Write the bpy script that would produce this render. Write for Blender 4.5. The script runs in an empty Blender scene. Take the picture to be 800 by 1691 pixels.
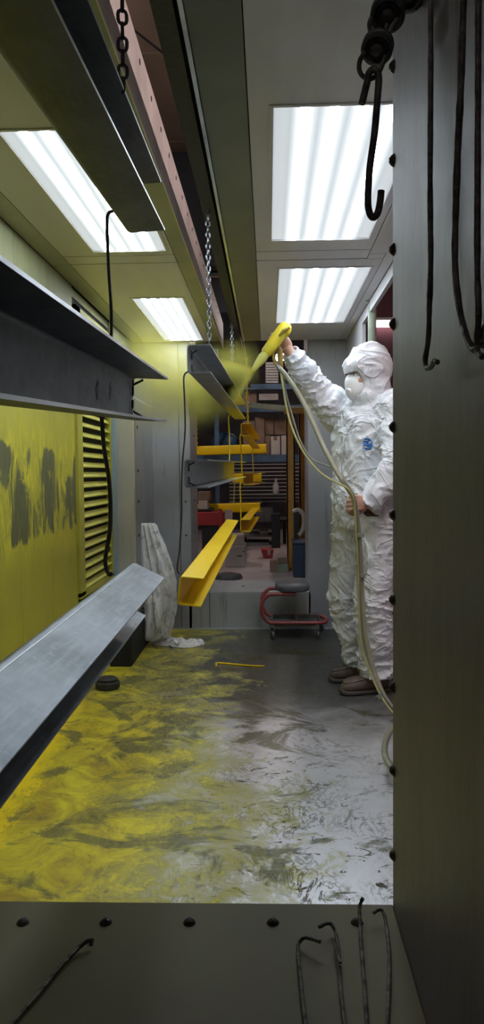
import bpy, bmesh, math, random
import numpy as np
from mathutils import Vector, Matrix, noise
from mathutils.bvhtree import BVHTree
random.seed(7)
SC = bpy.context.scene
COL = SC.collection
# ------------------------------------------------------------------ camera
F = 1270.0
cam_d = bpy.data.cameras.new('camera'); cam = bpy.data.objects.new('camera', cam_d); COL.objects.link(cam)
cam_d.sensor_fit = 'VERTICAL'; cam_d.sensor_height = 36.0; cam_d.lens = 36.0*F/1691.0
cam_d.clip_start = 0.02
EYE = Vector((0, 0, 1.16))
ROT = Matrix.Rotation(math.radians(1.97), 3, 'Z') @ Matrix.Rotation(math.radians(90-2.93), 3, 'X') @ Matrix.Rotation(math.radians(-0.6), 3, 'Z')
cam.matrix_world = Matrix.Translation(EYE) @ ROT.to_4x4()
SC.camera = cam
# ------------------------------------------------------------------ world, exposure
W = bpy.data.worlds.new('world'); SC.world = W; W.use_nodes = True
W.node_tree.nodes['Background'].inputs[0].default_value = (0.75, 0.8, 0.9, 1)
W.node_tree.nodes['Background'].inputs[1].default_value = 0.02
SC.view_settings.view_transform = 'Standard'; SC.view_settings.look = 'None'
SC.view_settings.gamma = 1.0; SC.view_settings.use_curve_mapping = False
SC.view_settings.exposure = 0.14
LAMP = 0.92          # acrylic covers of the booth ceiling lamps
TUBE = 58.0         # the tubes in them
LAMP_SHOP = 16.0
# ------------------------------------------------------------------ helpers
def ray(px, py):
    return ROT @ Vector(((px-400)/F, (845.5-py)/F, -1.0))
def P(px, py, Y):
    d = ray(px, py); return EYE + d*(Y/d.y)
def PZ(px, py, Z):
    d = ray(px, py); return EYE + d*((Z-EYE.z)/d.z)
def PX(px, py, X):
    d = ray(px, py); return EYE + d*(X/d.x)

def nm(name, parent): return name
def link(o, parent=None):
    COL.objects.link(o)
    if parent is not None: o.parent = parent
    return o
def origin_of(o):
    v = Vector((0, 0, 0))
    while o is not None:
        v += o.location; o = o.parent
    return v
def thing(name, label, cat, loc=(0, 0, 0), group=None):
    o = bpy.data.objects.new(name, None); COL.objects.link(o); o.location = loc
    o.empty_display_size = 0.05
    o['label'] = label; o['category'] = cat
    if group: o['group'] = group
    return o
def tag(o, label, cat, group=None):
    o['label'] = label; o['category'] = cat
    if group: o['group'] = group
    return o
def obj(name, bm, mat, parent=None, smooth=True, bevel=0, loc=None, kind=None, label=None):
    """bm in world coordinates; the mesh is stored relative to the parent's origin (or loc)."""
    if isinstance(bm, MB): bm = bm.bm
    me = bpy.data.meshes.new(name)
    off = origin_of(parent) if parent is not None else Vector(loc if loc is not None else (0, 0, 0))
    if loc is None and parent is None and len(bm.verts):
        c = [v.co for v in bm.verts]
        off = Vector(((min(p.x for p in c)+max(p.x for p in c))/2, (min(p.y for p in c)+max(p.y for p in c))/2, min(p.z for p in c)))
    bmesh.ops.translate(bm, verts=bm.verts, vec=-off)
    bmesh.ops.recalc_face_normals(bm, faces=bm.faces)
    if bevel:
        eds = [e for e in bm.edges if len(e.link_faces) == 2 and e.calc_face_angle(0) > 0.6]
        bmesh.ops.bevel(bm, geom=eds, offset=bevel, segments=2, affect='EDGES', clamp_overlap=True, profile=0.5)
    if smooth:
        for f in bm.faces: f.smooth = True
        for e in bm.edges:
            if len(e.link_faces) == 2 and e.calc_face_angle(0) > 0.7: e.smooth = False
    bm.to_mesh(me); bm.free()
    me.materials.append(mat)
    o = bpy.data.objects.new(name, me); link(o, parent)
    if parent is None: o.location = off
    if kind: o['kind'] = kind
    if label: o['label'] = label
    return o
def struct(name, bm, mat, **k):
    o = obj(name, bm, mat, kind='structure', **k); return o

class MB:
    def __init__(s): s.bm = bmesh.new()
    def box(s, a, b, M=None):
        x0, y0, z0 = a; x1, y1, z1 = b
        vs = [Vector(p) for p in ((x0,y0,z0),(x1,y0,z0),(x1,y1,z0),(x0,y1,z0),(x0,y0,z1),(x1,y0,z1),(x1,y1,z1),(x0,y1,z1))]
        if M is not None: vs = [M @ v for v in vs]
        v = [s.bm.verts.new(p) for p in vs]
        for f in ((0,3,2,1),(4,5,6,7),(0,1,5,4),(1,2,6,5),(2,3,7,6),(3,0,4,7)): s.bm.faces.new([v[i] for i in f])
        return s
    def poly(s, pts, vec):
        """prism: polygon pts extruded along vec"""
        a = [s.bm.verts.new(Vector(p)) for p in pts]; b = [s.bm.verts.new(Vector(p)+Vector(vec)) for p in pts]
        n = len(a); s.bm.faces.new(a[::-1]); s.bm.faces.new(b)
        for i in range(n): s.bm.faces.new((a[i], a[(i+1) % n], b[(i+1) % n], b[i]))
        return s
    def tube(s, pts, r, seg=8, closed=False, caps=True):
        pts = [Vector(p) for p in pts]; n = len(pts)
        rs = r if isinstance(r, (list, tuple)) else [r]*n
        rings = []; up = None
        for i, p in enumerate(pts):
            if closed: t = pts[(i+1) % n]-pts[(i-1) % n]
            else: t = pts[min(i+1, n-1)]-pts[max(i-1, 0)]
            t.normalize()
            if up is None:
                up = Vector((0, 0, 1)) if abs(t.z) < 0.9 else Vector((1, 0, 0))
            x = up-t*up.dot(t)
            if x.length < 1e-5: x = Vector((0, 1, 0))-t*t.y
            x.normalize(); y = t.cross(x); up = x
            rings.append([s.bm.verts.new(p+(x*math.cos(2*math.pi*k/seg)+y*math.sin(2*math.pi*k/seg))*rs[i]) for k in range(seg)])
        m = n if closed else n-1
        for i in range(m):
            a, b = rings[i], rings[(i+1) % n]
            for k in range(seg): s.bm.faces.new((a[k], a[(k+1) % seg], b[(k+1) % seg], b[k]))
        if not closed and caps: s.bm.faces.new(rings[0][::-1]); s.bm.faces.new(rings[-1])
        return s
    def lathe(s, prof, base, axis=(0, 0, 1), seg=16, xdir=None):
        """prof: (r, h) along axis from base"""
        ax = Vector(axis).normalized(); base = Vector(base)
        x = Vector(xdir) if xdir else (Vector((1, 0, 0)) if abs(ax.x) < 0.9 else Vector((0, 1, 0)))
        x = (x-ax*x.dot(ax)).normalized(); y = ax.cross(x)
        rings = []
        for r, h in prof:
            if r < 1e-6: rings.append([s.bm.verts.new(base+ax*h)])
            else: rings.append([s.bm.verts.new(base+ax*h+(x*math.cos(2*math.pi*k/seg)+y*math.sin(2*math.pi*k/seg))*r) for k in range(seg)])
        for a, b in zip(rings, rings[1:]):
            for k in range(seg):
                k2 = (k+1) % seg
                if len(a) == 1 and len(b) == 1: break
                if len(a) == 1: s.bm.faces.new((a[0], b[k2], b[k]))
                elif len(b) == 1: s.bm.faces.new((a[k], a[k2], b[0]))
                else: s.bm.faces.new((a[k], a[k2], b[k2], b[k]))
        if len(rings[0]) > 1: s.bm.faces.new(rings[0][::-1])
        if len(rings[-1]) > 1: s.bm.faces.new(rings[-1])
        return s
    def ell(s, c, r, M=None, seg=16, rings=10):
        r = Vector(r) if hasattr(r, '__len__') else Vector((r, r, r)); M = M or Matrix.Identity(3); c = Vector(c)
        prev = None
        for i in range(rings+1):
            th = math.pi*i/rings
            if i in (0, rings): cur = [s.bm.verts.new(c+M @ Vector((0, 0, r.z*math.cos(th))))]
            else: cur = [s.bm.verts.new(c+M @ Vector((r.x*math.sin(th)*math.cos(2*math.pi*k/seg), r.y*math.sin(th)*math.sin(2*math.pi*k/seg), r.z*math.cos(th)))) for k in range(seg)]
            if prev:
                for k in range(seg):
                    k2 = (k+1) % seg
                    if len(prev) == 1: s.bm.faces.new((prev[0], cur[k], cur[k2]))
                    elif len(cur) == 1: s.bm.faces.new((prev[k], cur[0], prev[k2]))
                    else: s.bm.faces.new((prev[k], cur[k], cur[k2], prev[k2]))
            prev = cur
        return s
    def caps(s, pts, rs, seg=14):
        """chain of tapered capsules, closed pieces meant for a voxel union"""
        for (a, ra), (b, rb) in zip(zip(pts, rs), list(zip(pts, rs))[1:]):
            s.tube([a, b], [ra, rb], seg)
        for p, r in zip(pts, rs): s.ell(p, r, seg=seg, rings=8)
        return s
    def loft(s, secs, seg=24):
        """secs: (centre, ax, ay, xdir2d angle) horizontal ellipses bottom to top"""
        rings = []
        for c, a, b, ang in secs:
            c = Vector(c); ca, sa = math.cos(ang), math.sin(ang)
            rings.append([s.bm.verts.new(c+Vector((a*math.cos(t)*ca-b*math.sin(t)*sa, a*math.cos(t)*sa+b*math.sin(t)*ca, 0))) for t in [2*math.pi*k/seg for k in range(seg)]])
        for a, b in zip(rings, rings[1:]):
            for k in range(seg): s.bm.faces.new((a[k], a[(k+1) % seg], b[(k+1) % seg], b[k]))
        s.bm.faces.new(rings[0][::-1]); s.bm.faces.new(rings[-1])
        return s
def spline(pts, n=8):
    pts = [Vector(p) for p in pts]; out = []
    q = [pts[0]*2-pts[1]]+pts+[pts[-1]*2-pts[-2]]
    for i in range(1, len(q)-2):
        p0, p1, p2, p3 = q[i-1:i+3]
        for k in range(n):
            t = k/n
            out.append(0.5*((2*p1)+(p2-p0)*t+(2*p0-5*p1+4*p2-p3)*t*t+(3*p1-p0-3*p2+p3)*t**3))
    out.append(pts[-1]); return out

# ------------------------------------------------------------------ materials
class NT:
    def __init__(s, name):
        s.m = bpy.data.materials.new(name); s.m.use_nodes = True; s.t = s.m.node_tree; s.t.nodes.clear()
        s.out = s.t.nodes.new('ShaderNodeOutputMaterial')
    def n(s, typ, **k):
        nd = s.t.nodes.new(typ)
        for a, v in k.items():
            if a.startswith('i_'):
                key = a[2:]; key = int(key) if key.isdigit() else key.replace('_', ' ')
                if isinstance(v, bpy.types.NodeSocket): s.t.links.new(v, nd.inputs[key])
                else: nd.inputs[key].default_value = v
            else: setattr(nd, a, v)
        return nd
    def coords(s): return s.n('ShaderNodeNewGeometry').outputs['Position']
    def mapping(s, vec, scale=(1, 1, 1), loc=(0, 0, 0), rot=(0, 0, 0)):
        return s.n('ShaderNodeMapping', i_Vector=vec, i_Scale=scale, i_Location=loc, i_Rotation=rot).outputs[0]
    def noise(s, vec, scale, detail=4, rough=0.55, dist=0.0, ntype='FBM'):
        nd = s.n('ShaderNodeTexNoise', i_Vector=vec, i_Scale=scale, i_Detail=detail, i_Roughness=rough, i_Distortion=dist)
        return nd.outputs[0]
    def ramp(s, fac, stops):
        nd = s.n('ShaderNodeValToRGB', i_0=fac); e = nd.color_ramp.elements
        while len(e) < len(stops): e.new(0.5)
        for el, (p, c) in zip(e, stops):
            el.position = p
            el.color = c if hasattr(c, '__len__') and len(c) == 4 else ((*c, 1) if hasattr(c, '__len__') else (c, c, c, 1))
        return nd.outputs[0]
    def mix(s, fac, a, b, mode='MIX'):
        nd = s.n('ShaderNodeMix', data_type='RGBA', blend_type=mode)
        for idx, v in ((0, fac), (6, a), (7, b)):
            if isinstance(v, bpy.types.NodeSocket): s.t.links.new(v, nd.inputs[idx])
            else: nd.inputs[idx].default_value = v if idx == 0 else (*v, 1) if len(v) == 3 else v
        return nd.outputs[2]
    def math(s, op, a, b=0.0, c=0.0, clamp=False):
        nd = s.n('ShaderNodeMath', operation=op, use_clamp=clamp)
        for i, v in enumerate((a, b, c)):
            if isinstance(v, bpy.types.NodeSocket): s.t.links.new(v, nd.inputs[i])
            else: nd.inputs[i].default_value = v
        return nd.outputs[0]
    def bsdf(s, color, rough=0.5, metal=0.0, bump=None, bstr=0.2, bdist=0.01, spec=0.5, trans=0.0, emis=None, estr=0, coat=0.0, sss=0.0):
        b = s.n('ShaderNodeBsdfPrincipled')
        def setv(k, v):
            if isinstance(v, bpy.types.NodeSocket): s.t.links.new(v, b.inputs[k])
            else: b.inputs[k].default_value = v
        setv('Base Color', color if isinstance(color, bpy.types.NodeSocket) else (*color, 1))
        setv('Roughness', rough); setv('Metallic', metal); setv('Specular IOR Level', spec); setv('Transmission Weight', trans)
        setv('Coat Weight', coat)
        if sss: setv('Subsurface Weight', sss); b.inputs['Subsurface Radius'].default_value = (0.02, 0.008, 0.004)
        if bump is not None:
            bn = s.n('ShaderNodeBump', i_Height=bump, i_Strength=bstr, i_Distance=bdist)
            s.t.links.new(bn.outputs[0], b.inputs['Normal'])
        if emis is not None: setv('Emission Color', emis if isinstance(emis, bpy.types.NodeSocket) else (*emis, 1)); setv('Emission Strength', estr)
        s.t.links.new(b.outputs[0], s.out.inputs[0]); return s.m

def simple(name, c1, c2=None, rough=0.5, metal=0.0, scale=6.0, bump=0.0, stretch=(1, 1, 1), detail=5, lo=0.35, hi=0.65, rough2=None, obj_space=False, **k):
    t = NT(name)
    v = t.n('ShaderNodeTexCoord').outputs['Object'] if obj_space else t.coords()
    v = t.mapping(v, scale=stretch)
    n = t.noise(v, scale, detail)
    c2 = c2 or tuple(x*0.7 for x in c1)
    col = t.ramp(n, [(lo, c1), (hi, c2)])
    r = rough
    if rough2 is not None: r = t.math('MULTIPLY_ADD', n, (rough2-rough)*1.6, rough-(rough2-rough)*0.3, clamp=True)
    return t.bsdf(col, r, metal, bump=n if bump else None, bstr=bump, **k)

def grid_lines(t, v, axis, period, width):
    sep = t.n('ShaderNodeSeparateXYZ', i_0=v).outputs[axis]
    fr = t.math('FRACT', t.math('DIVIDE', sep, period))
    return t.math('LESS_THAN', fr, width)

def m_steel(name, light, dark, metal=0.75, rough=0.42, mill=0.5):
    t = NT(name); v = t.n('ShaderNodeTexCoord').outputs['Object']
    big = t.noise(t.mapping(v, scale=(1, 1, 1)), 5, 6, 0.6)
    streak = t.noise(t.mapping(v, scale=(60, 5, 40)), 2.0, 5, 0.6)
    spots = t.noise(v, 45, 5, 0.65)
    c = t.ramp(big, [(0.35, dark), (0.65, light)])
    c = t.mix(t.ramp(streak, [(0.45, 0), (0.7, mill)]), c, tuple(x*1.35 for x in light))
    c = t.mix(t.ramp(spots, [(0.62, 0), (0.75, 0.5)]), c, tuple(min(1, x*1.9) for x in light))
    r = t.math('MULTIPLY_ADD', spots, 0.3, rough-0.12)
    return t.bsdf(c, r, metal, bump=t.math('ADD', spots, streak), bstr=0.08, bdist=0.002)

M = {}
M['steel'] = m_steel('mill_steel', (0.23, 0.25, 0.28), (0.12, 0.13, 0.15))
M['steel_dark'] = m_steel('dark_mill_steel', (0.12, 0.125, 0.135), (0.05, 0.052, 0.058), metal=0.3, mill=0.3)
M['steel_edge'] = simple('bright_steel_edge', (0.75, 0.77, 0.8), (0.5, 0.52, 0.55), 0.3, 0.9)
M['chalk'] = simple('scuffed_pale_steel', (0.12, 0.12, 0.125), (0.50, 0.50, 0.52), 0.7, 0, 110, lo=0.47, hi=0.6)
M['black_iron'] = simple('blackened_iron', (0.016, 0.015, 0.017), (0.03, 0.026, 0.024), 0.6, 0.0, 60, 0.3)
M['hook_iron'] = simple('powder_crusted_iron', (0.15, 0.145, 0.14), (0.05, 0.048, 0.048), 0.55, 0.35, 70, 0.5)
M['sill_hook'] = simple('olive_powdered_iron', (0.13, 0.125, 0.09), (0.03, 0.028, 0.022), 0.6, 0.3, 60, 0.5, lo=0.45, hi=0.6)
M['chain_steel'] = simple('chain_steel', (0.30, 0.31, 0.34), (0.12, 0.12, 0.13), 0.35, 0.85, 40)
M['yellow'] = simple('yellow_powder_coat', (0.82, 0.56, 0.008), (0.76, 0.50, 0.006), 0.38, 0, 3, 0.02, spec=0.4)
M['yellow_raw'] = simple('uncured_yellow_powder', (0.78, 0.66, 0.02), (0.66, 0.52, 0.015), 0.8, 0, 30, 0.15)
M['yellow_wire'] = simple('yellow_coated_wire', (0.62, 0.46, 0.03), (0.45, 0.34, 0.03), 0.5)
M['paint_grey'] = simple('grey_painted_sheet', (0.40, 0.39, 0.42), (0.32, 0.315, 0.335), 0.45, 0.1, 2.2, 0.02, (1, 1, 0.6))
M['seam'] = simple('dark_joint', (0.02, 0.02, 0.018), None, 0.8)
M['dark'] = simple('dark_void', (0.012, 0.012, 0.012), None, 0.8)
M['pipe'] = simple('grey_green_pipe', (0.22, 0.25, 0.19), (0.16, 0.18, 0.14), 0.5, 0.1, 12)
M['rubber'] = simple('black_rubber', (0.025, 0.025, 0.027), (0.04, 0.04, 0.042), 0.65, 0, 20)
M['screw'] = simple('dusty_screw', (0.07, 0.055, 0.045), (0.03, 0.027, 0.025), 0.45, 0.6, 150, 0.3)
M['chrome'] = simple('worn_chrome', (0.5, 0.5, 0.48), (0.3, 0.3, 0.3), 0.3, 0.9, 40)
M['red_paint'] = simple('faded_red_paint', (0.32, 0.05, 0.05), (0.22, 0.05, 0.05), 0.45, 0, 18)
M['vinyl'] = simple('grey_vinyl', (0.11, 0.115, 0.13), (0.075, 0.08, 0.09), 0.42, 0, 14, 0.05)
M['tray'] = simple('dusty_black_tray', (0.03, 0.03, 0.03), (0.12, 0.12, 0.11), 0.6, 0, 8)
M['concrete'] = simple('dusty_grey_concrete', (0.26, 0.25, 0.235), (0.17, 0.165, 0.16), 0.75, 0, 4, 0.1)

# ---- ceiling metal with olive overspray towards the far left
def mk_ceiling():
    t = NT('ceiling_sheet'); v = t.coords()
    sep = t.n('ShaderNodeSeparateXYZ', i_0=v)
    n = t.noise(v, 2.0, 5)
    base = t.ramp(t.noise(t.mapping(v, scale=(3, 0.6, 1)), 3, 5), [(0.35, (0.66, 0.64, 0.73)), (0.65, (0.55, 0.535, 0.61))])
    f = t.math('MULTIPLY_ADD', sep.outputs[0], -1.1, -0.18, clamp=True)
    f = t.math('MULTIPLY', t.math('ADD', f, t.math('MULTIPLY_ADD', n, 1.0, -0.35)), 0.9, clamp=True)
    c = t.mix(f, base, (0.50, 0.48, 0.30))
    return t.bsdf(c, 0.42, 0.15, bump=n, bstr=0.03)
M['ceiling'] = mk_ceiling()
M['olive_sheet'] = simple('olive_dusted_sheet', (0.36, 0.36, 0.19), (0.29, 0.29, 0.165), 0.5, 0.1, 3)
M['grey_flange'] = simple('grey_green_flange', (0.17, 0.18, 0.155), (0.13, 0.14, 0.12), 0.4, 0.2, 3)
M['pink_plate'] = simple('pinkish_grey_plate', (0.78, 0.68, 0.64), (0.62, 0.54, 0.51), 0.55, 0.1, 7, 0.05)

def mk_leftwall():
    t = NT('overspray_wall_sheet'); v = t.coords(); sep = t.n('ShaderNodeSeparateXYZ', i_0=v)
    z = sep.outputs[2]
    n1 = t.noise(t.mapping(v, scale=(1, 2.2, 0.9)), 3.0, 6, 0.6, 0.6)
    yel = t.ramp(t.noise(v, 5, 5), [(0.3, (0.52, 0.46, 0.035)), (0.7, (0.42, 0.38, 0.045))])
    bright = t.ramp(t.noise(t.mapping(v, scale=(1, 5, 1.5)), 4, 6, 0.6, 1.5), [(0.48, 0), (0.62, 0.8)])
    # wiped dark patches between z 0.7 and 1.35
    band = t.math('MULTIPLY', t.ramp(z, [(0.0, 0), (1, 1)]), 1.0)
    b1 = t.n('ShaderNodeMapRange', interpolation_type='SMOOTHSTEP', i_0=z, i_1=0.76, i_2=0.92).outputs[0]
    b2 = t.n('ShaderNodeMapRange', interpolation_type='SMOOTHSTEP', i_0=z, i_1=1.42, i_2=1.22).outputs[0]
    band = t.math('MULTIPLY', b1, b2)
    wv = t.noise(t.mapping(v, scale=(1, 2.1, 0.8), loc=(0, 0.15, 0)), 2.6, 8, 0.66, 0.8)
    wipe = t.ramp(t.math('MULTIPLY', wv, t.math('MULTIPLY_ADD', band, 1.0, 0.0)), [(0.47, 0), (0.525, 0.92)])
    c = t.mix(t.math('MULTIPLY', bright, band), yel, (0.74, 0.66, 0.04))
    drk = t.ramp(t.noise(t.mapping(v, scale=(1, 6, 1.2)), 6, 6, 0.7, 1.0), [(0.35, (0.055, 0.06, 0.04)), (0.7, (0.16, 0.165, 0.08))])
    c = t.mix(wipe, c, drk)
    up = t.n('ShaderNodeMapRange', interpolation_type='SMOOTHSTEP', i_0=z, i_1=1.35, i_2=1.75).outputs[0]
    c = t.mix(up, c, t.ramp(n1, [(0.3, (0.30, 0.30, 0.14)), (0.7, (0.23, 0.235, 0.12))]))
    return t.bsdf(c, t.math('MULTIPLY_ADD', n1, 0.3, 0.35), 0.05, bump=wv, bstr=0.06)
M['leftwall'] = mk_leftwall()
M['louver_yellow'] = simple('yellow_dusted_louver', (0.62, 0.57, 0.07), (0.5, 0.47, 0.08), 0.55, 0, 8)
M['louver_frame'] = simple('olive_yellow_frame', (0.48, 0.44, 0.05), (0.40, 0.36, 0.05), 0.5, 0, 6)
M['blue_strip'] = simple('bluish_grey_strip', (0.30, 0.44, 0.60), (0.34, 0.38, 0.44), 0.4, 0.2, 2.5)
def mk_stained(name, a, b, drips=0.7):
    t = NT(name); v = t.coords()
    n = t.noise(v, 2.2, 5); d = t.noise(t.mapping(v, scale=(14, 14, 1.3)), 1.6, 6, 0.65, 0.4)
    c = t.ramp(n, [(0.3, a), (0.7, b)])
    c = t.mix(t.ramp(d, [(0.56, 0), (0.72, drips)]), c, tuple(x*0.35 for x in b))
    return t.bsdf(c, 0.5, 0.1, bump=d, bstr=0.04)
M['backwall'] = mk_stained('stained_grey_sheet', (0.31, 0.305, 0.325), (0.235, 0.23, 0.245), 0.45)
M['curb'] = mk_stained('stained_curb_sheet', (0.33, 0.33, 0.325), (0.25, 0.25, 0.255), 0.8)
M['pale_post'] = mk_stained('pale_dusty_post', (0.60, 0.57, 0.50), (0.47, 0.44, 0.38), 0.35)
def mk_jamb():
    t = NT('jamb_sheet'); v = t.coords()
    n = t.noise(t.mapping(v, scale=(1, 6, 1.0)), 2.4, 6, 0.6, 0.5); f = t.noise(t.mapping(v, scale=(1, 22, 6)), 8, 6, 0.7)
    c = t.ramp(n, [(0.3, (0.20, 0.18, 0.215)), (0.7, (0.145, 0.13, 0.155))])
    c = t.mix(t.ramp(f, [(0.6, 0), (0.75, 0.5)]), c, (0.05, 0.05, 0.048))
    return t.bsdf(c, t.math('MULTIPLY_ADD', f, 0.25, 0.36), 0.1, bump=f, bstr=0.05)
M['jamb'] = mk_jamb()
def mk_sill():
    t = NT('sill_sheet'); v = t.coords()
    n = t.noise(v, 4, 6); sp = t.noise(v, 260, 3, 0.7)
    c = t.ramp(n, [(0.3, (0.155, 0.132, 0.062)), (0.7, (0.122, 0.105, 0.050))])
    c = t.mix(t.ramp(sp, [(0.66, 0), (0.74, 0.35)]), c, (0.26, 0.24, 0.12))
    return t.bsdf(c, 0.7, 0.0, bump=sp, bstr=0.15, bdist=0.001)
M['sill'] = mk_sill()
def mk_floor():
    t = NT('booth_floor'); v = t.coords(); sep = t.n('ShaderNodeSeparateXYZ', i_0=v); x, y = sep.outputs[0], sep.outputs[1]
    big = t.noise(v, 1.7, 6, 0.6, 0.8); mid = t.noise(v, 5.0, 7, 0.65, 1.6); fine = t.noise(t.mapping(v, scale=(1.6, 1, 1), rot=(0, 0, 0.5)), 15, 8, 0.7, 2.2)
    flake = t.noise(t.mapping(v, scale=(1, 1.8, 1), rot=(0, 0, -0.5)), 11, 5, 0.66, 1.6)
    # bare metal
    metal = t.ramp(mid, [(0.3, (0.92, 0.91, 0.95)), (0.7, (0.78, 0.77, 0.82))])
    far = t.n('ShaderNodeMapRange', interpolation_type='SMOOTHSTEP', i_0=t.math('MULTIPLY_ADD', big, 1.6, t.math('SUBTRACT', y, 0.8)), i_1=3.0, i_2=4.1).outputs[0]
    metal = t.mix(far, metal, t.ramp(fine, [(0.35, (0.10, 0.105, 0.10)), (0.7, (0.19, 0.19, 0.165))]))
    # dark scuff marks, strongest close to the near right edge
    near = t.n('ShaderNodeMapRange', i_0=y, i_1=3.6, i_2=2.1).outputs[0]
    xr = t.n('ShaderNodeMapRange', i_0=x, i_1=0.55, i_2=0.0).outputs[0]
    sc_m = t.math('MULTIPLY', t.ramp(flake, [(0.60, 0), (0.635, 1), (0.75, 1), (0.8, 0.6)]), t.math('MULTIPLY', t.math('ADD', t.math('MULTIPLY', near, 0.85), 0.2), t.math('MULTIPLY_ADD', xr, 1.5, 0.25), clamp=True))
    metal = t.mix(sc_m, metal, (0.06, 0.05, 0.03))
    ln = t.noise(t.mapping(v, scale=(1.7, 1, 1), rot=(0, 0, 0.9)), 5.5, 6, 0.66, 2.2)
    ln = t.ramp(t.math('ABSOLUTE', t.math('SUBTRACT', ln, 0.5)), [(0.0, 1), (0.018, 0.9), (0.034, 0)])
    msk = t.ramp(t.noise(t.mapping(v, loc=(5, 2, 0)), 3.4, 4), [(0.44, 0), (0.58, 1)])
    ln = t.math('MULTIPLY', t.math('MULTIPLY', ln, msk), t.math('MULTIPLY', t.math('ADD', near, 0.12, clamp=True), t.math('ADD', xr, 0.2, clamp=True)))
    metal = t.mix(ln, metal, (0.05, 0.045, 0.03))
    # powder: driven by x (left is thick) and patchy
    px = t.math('MULTIPLY_ADD', x, -1.25, 0.0)
    amt = t.math('ADD', px, t.math('MULTIPLY_ADD', mid, 1.5, -0.70))
    amt = t.math('ADD', amt, t.math('MULTIPLY_ADD', big, 1.5, -0.72))
    amt = t.math('ADD', amt, t.math('MULTIPLY_ADD', fine, 0.9, -0.45))
    amt = t.math('SUBTRACT', amt, t.math('MULTIPLY', far, 0.36))
    amt = t.math('ADD', amt, t.n('ShaderNodeMapRange', i_0=y, i_1=3.0, i_2=2.1, i_3=0.0, i_4=0.10).outputs[0])
    thin = t.ramp(amt, [(0.0, 0), (0.20, 0.55), (0.55, 0.95)])
    thick = t.ramp(amt, [(0.50, 0), (0.95, 0.9)])
    olive = t.ramp(t.math('MULTIPLY_ADD', fine, 0.6, t.math('MULTIPLY', mid, 0.4)), [(0.36, (0.13, 0.12, 0.035)), (0.47, (0.30, 0.27, 0.045)), (0.56, (0.42, 0.38, 0.06)), (0.66, (0.58, 0.53, 0.14))])
    c = t.mix(thin, metal, olive)
    c = t.mix(thick, c, t.ramp(mid, [(0.38, (0.40, 0.27, 0.02)), (0.5, (0.60, 0.48, 0.02)), (0.64, (0.78, 0.66, 0.03))]))
    edge = t.n('ShaderNodeMapRange', interpolation_type='SMOOTHSTEP', i_0=t.math('MULTIPLY_ADD', big, 0.5, t.math('MULTIPLY_ADD', fine, 0.3, x)), i_1=-0.46, i_2=-0.56).outputs[0]
    edge = t.math('MULTIPLY', edge, t.n('ShaderNodeMapRange', i_0=y, i_1=4.0, i_2=3.6).outputs[0])
    c = t.mix(edge, c, (0.88, 0.66, 0.006))
    wiped = t.ramp(t.noise(t.mapping(v, scale=(1, 1.2, 1), loc=(3.1, 1.2, 0)), 2.4, 8, 0.66, 1.2), [(0.54, 0), (0.60, 0.8)])
    c = t.mix(wiped, c, t.ramp(fine, [(0.35, (0.06, 0.06, 0.035)), (0.7, (0.21, 0.20, 0.08))]))
    pw = t.math('ADD', t.math('MULTIPLY', thin, 0.6), t.math('MULTIPLY', thick, 0.4), clamp=True)
    rough = t.math('MULTIPLY_ADD', pw, 0.12, t.math('MULTIPLY_ADD', mid, 0.26, 0.22))
    met = t.math('MULTIPLY', t.math('SUBTRACT', 1.0, thin), 0.65)
    return t.bsdf(c, rough, met, bump=t.math('ADD', mid, t.math('MULTIPLY', fine, thin)), bstr=0.08, bdist=0.006)
M['floor'] = mk_floor()
M['shop_floor'] = simple('dusty_pinkish_concrete', (0.36, 0.30, 0.29), (0.27, 0.22, 0.215), 0.6, 0, 3, 0.03)
M['shop_wall'] = simple('dark_shop_wall', (0.06, 0.05, 0.055), (0.035, 0.03, 0.035), 0.8)
M['roof'] = simple('brown_roof_panel', (0.36, 0.26, 0.19), (0.29, 0.21, 0.15), 0.7, 0, 3)
M['maroon'] = simple('maroon_wall', (0.17, 0.05, 0.07), (0.10, 0.04, 0.05), 0.7)
M['blue_rack'] = simple('blue_rack_paint', (0.07, 0.13, 0.21), (0.05, 0.09, 0.15), 0.45, 0.1, 8)
M['orange_rack'] = simple('orange_rack_paint', (0.50, 0.24, 0.035), (0.38, 0.18, 0.03), 0.5, 0, 7)
M['cardboard'] = simple('cardboard', (0.20, 0.13, 0.09), (0.15, 0.10, 0.07), 0.8, 0, 10)
M['card_pale'] = simple('pale_carton', (0.45, 0.40, 0.37), (0.36, 0.32, 0.30), 0.75)
M['white_pl'] = simple('dull_white_plastic', (0.52, 0.50, 0.48), (0.42, 0.40, 0.38), 0.5)
M['shop_red'] = simple('red_metal', (0.42, 0.03, 0.035), (0.30, 0.025, 0.03), 0.45)
M['navy'] = simple('navy_plastic', (0.02, 0.035, 0.075), (0.015, 0.025, 0.055), 0.4)
M['dark_machine'] = simple('dark_machine_paint', (0.03, 0.035, 0.04), (0.02, 0.022, 0.025), 0.5, 0.2)
M['bluetarp'] = simple('dark_blue_plastic', (0.02, 0.07, 0.16), (0.015, 0.045, 0.10), 0.5)
M['tyvek'] = None
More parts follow.
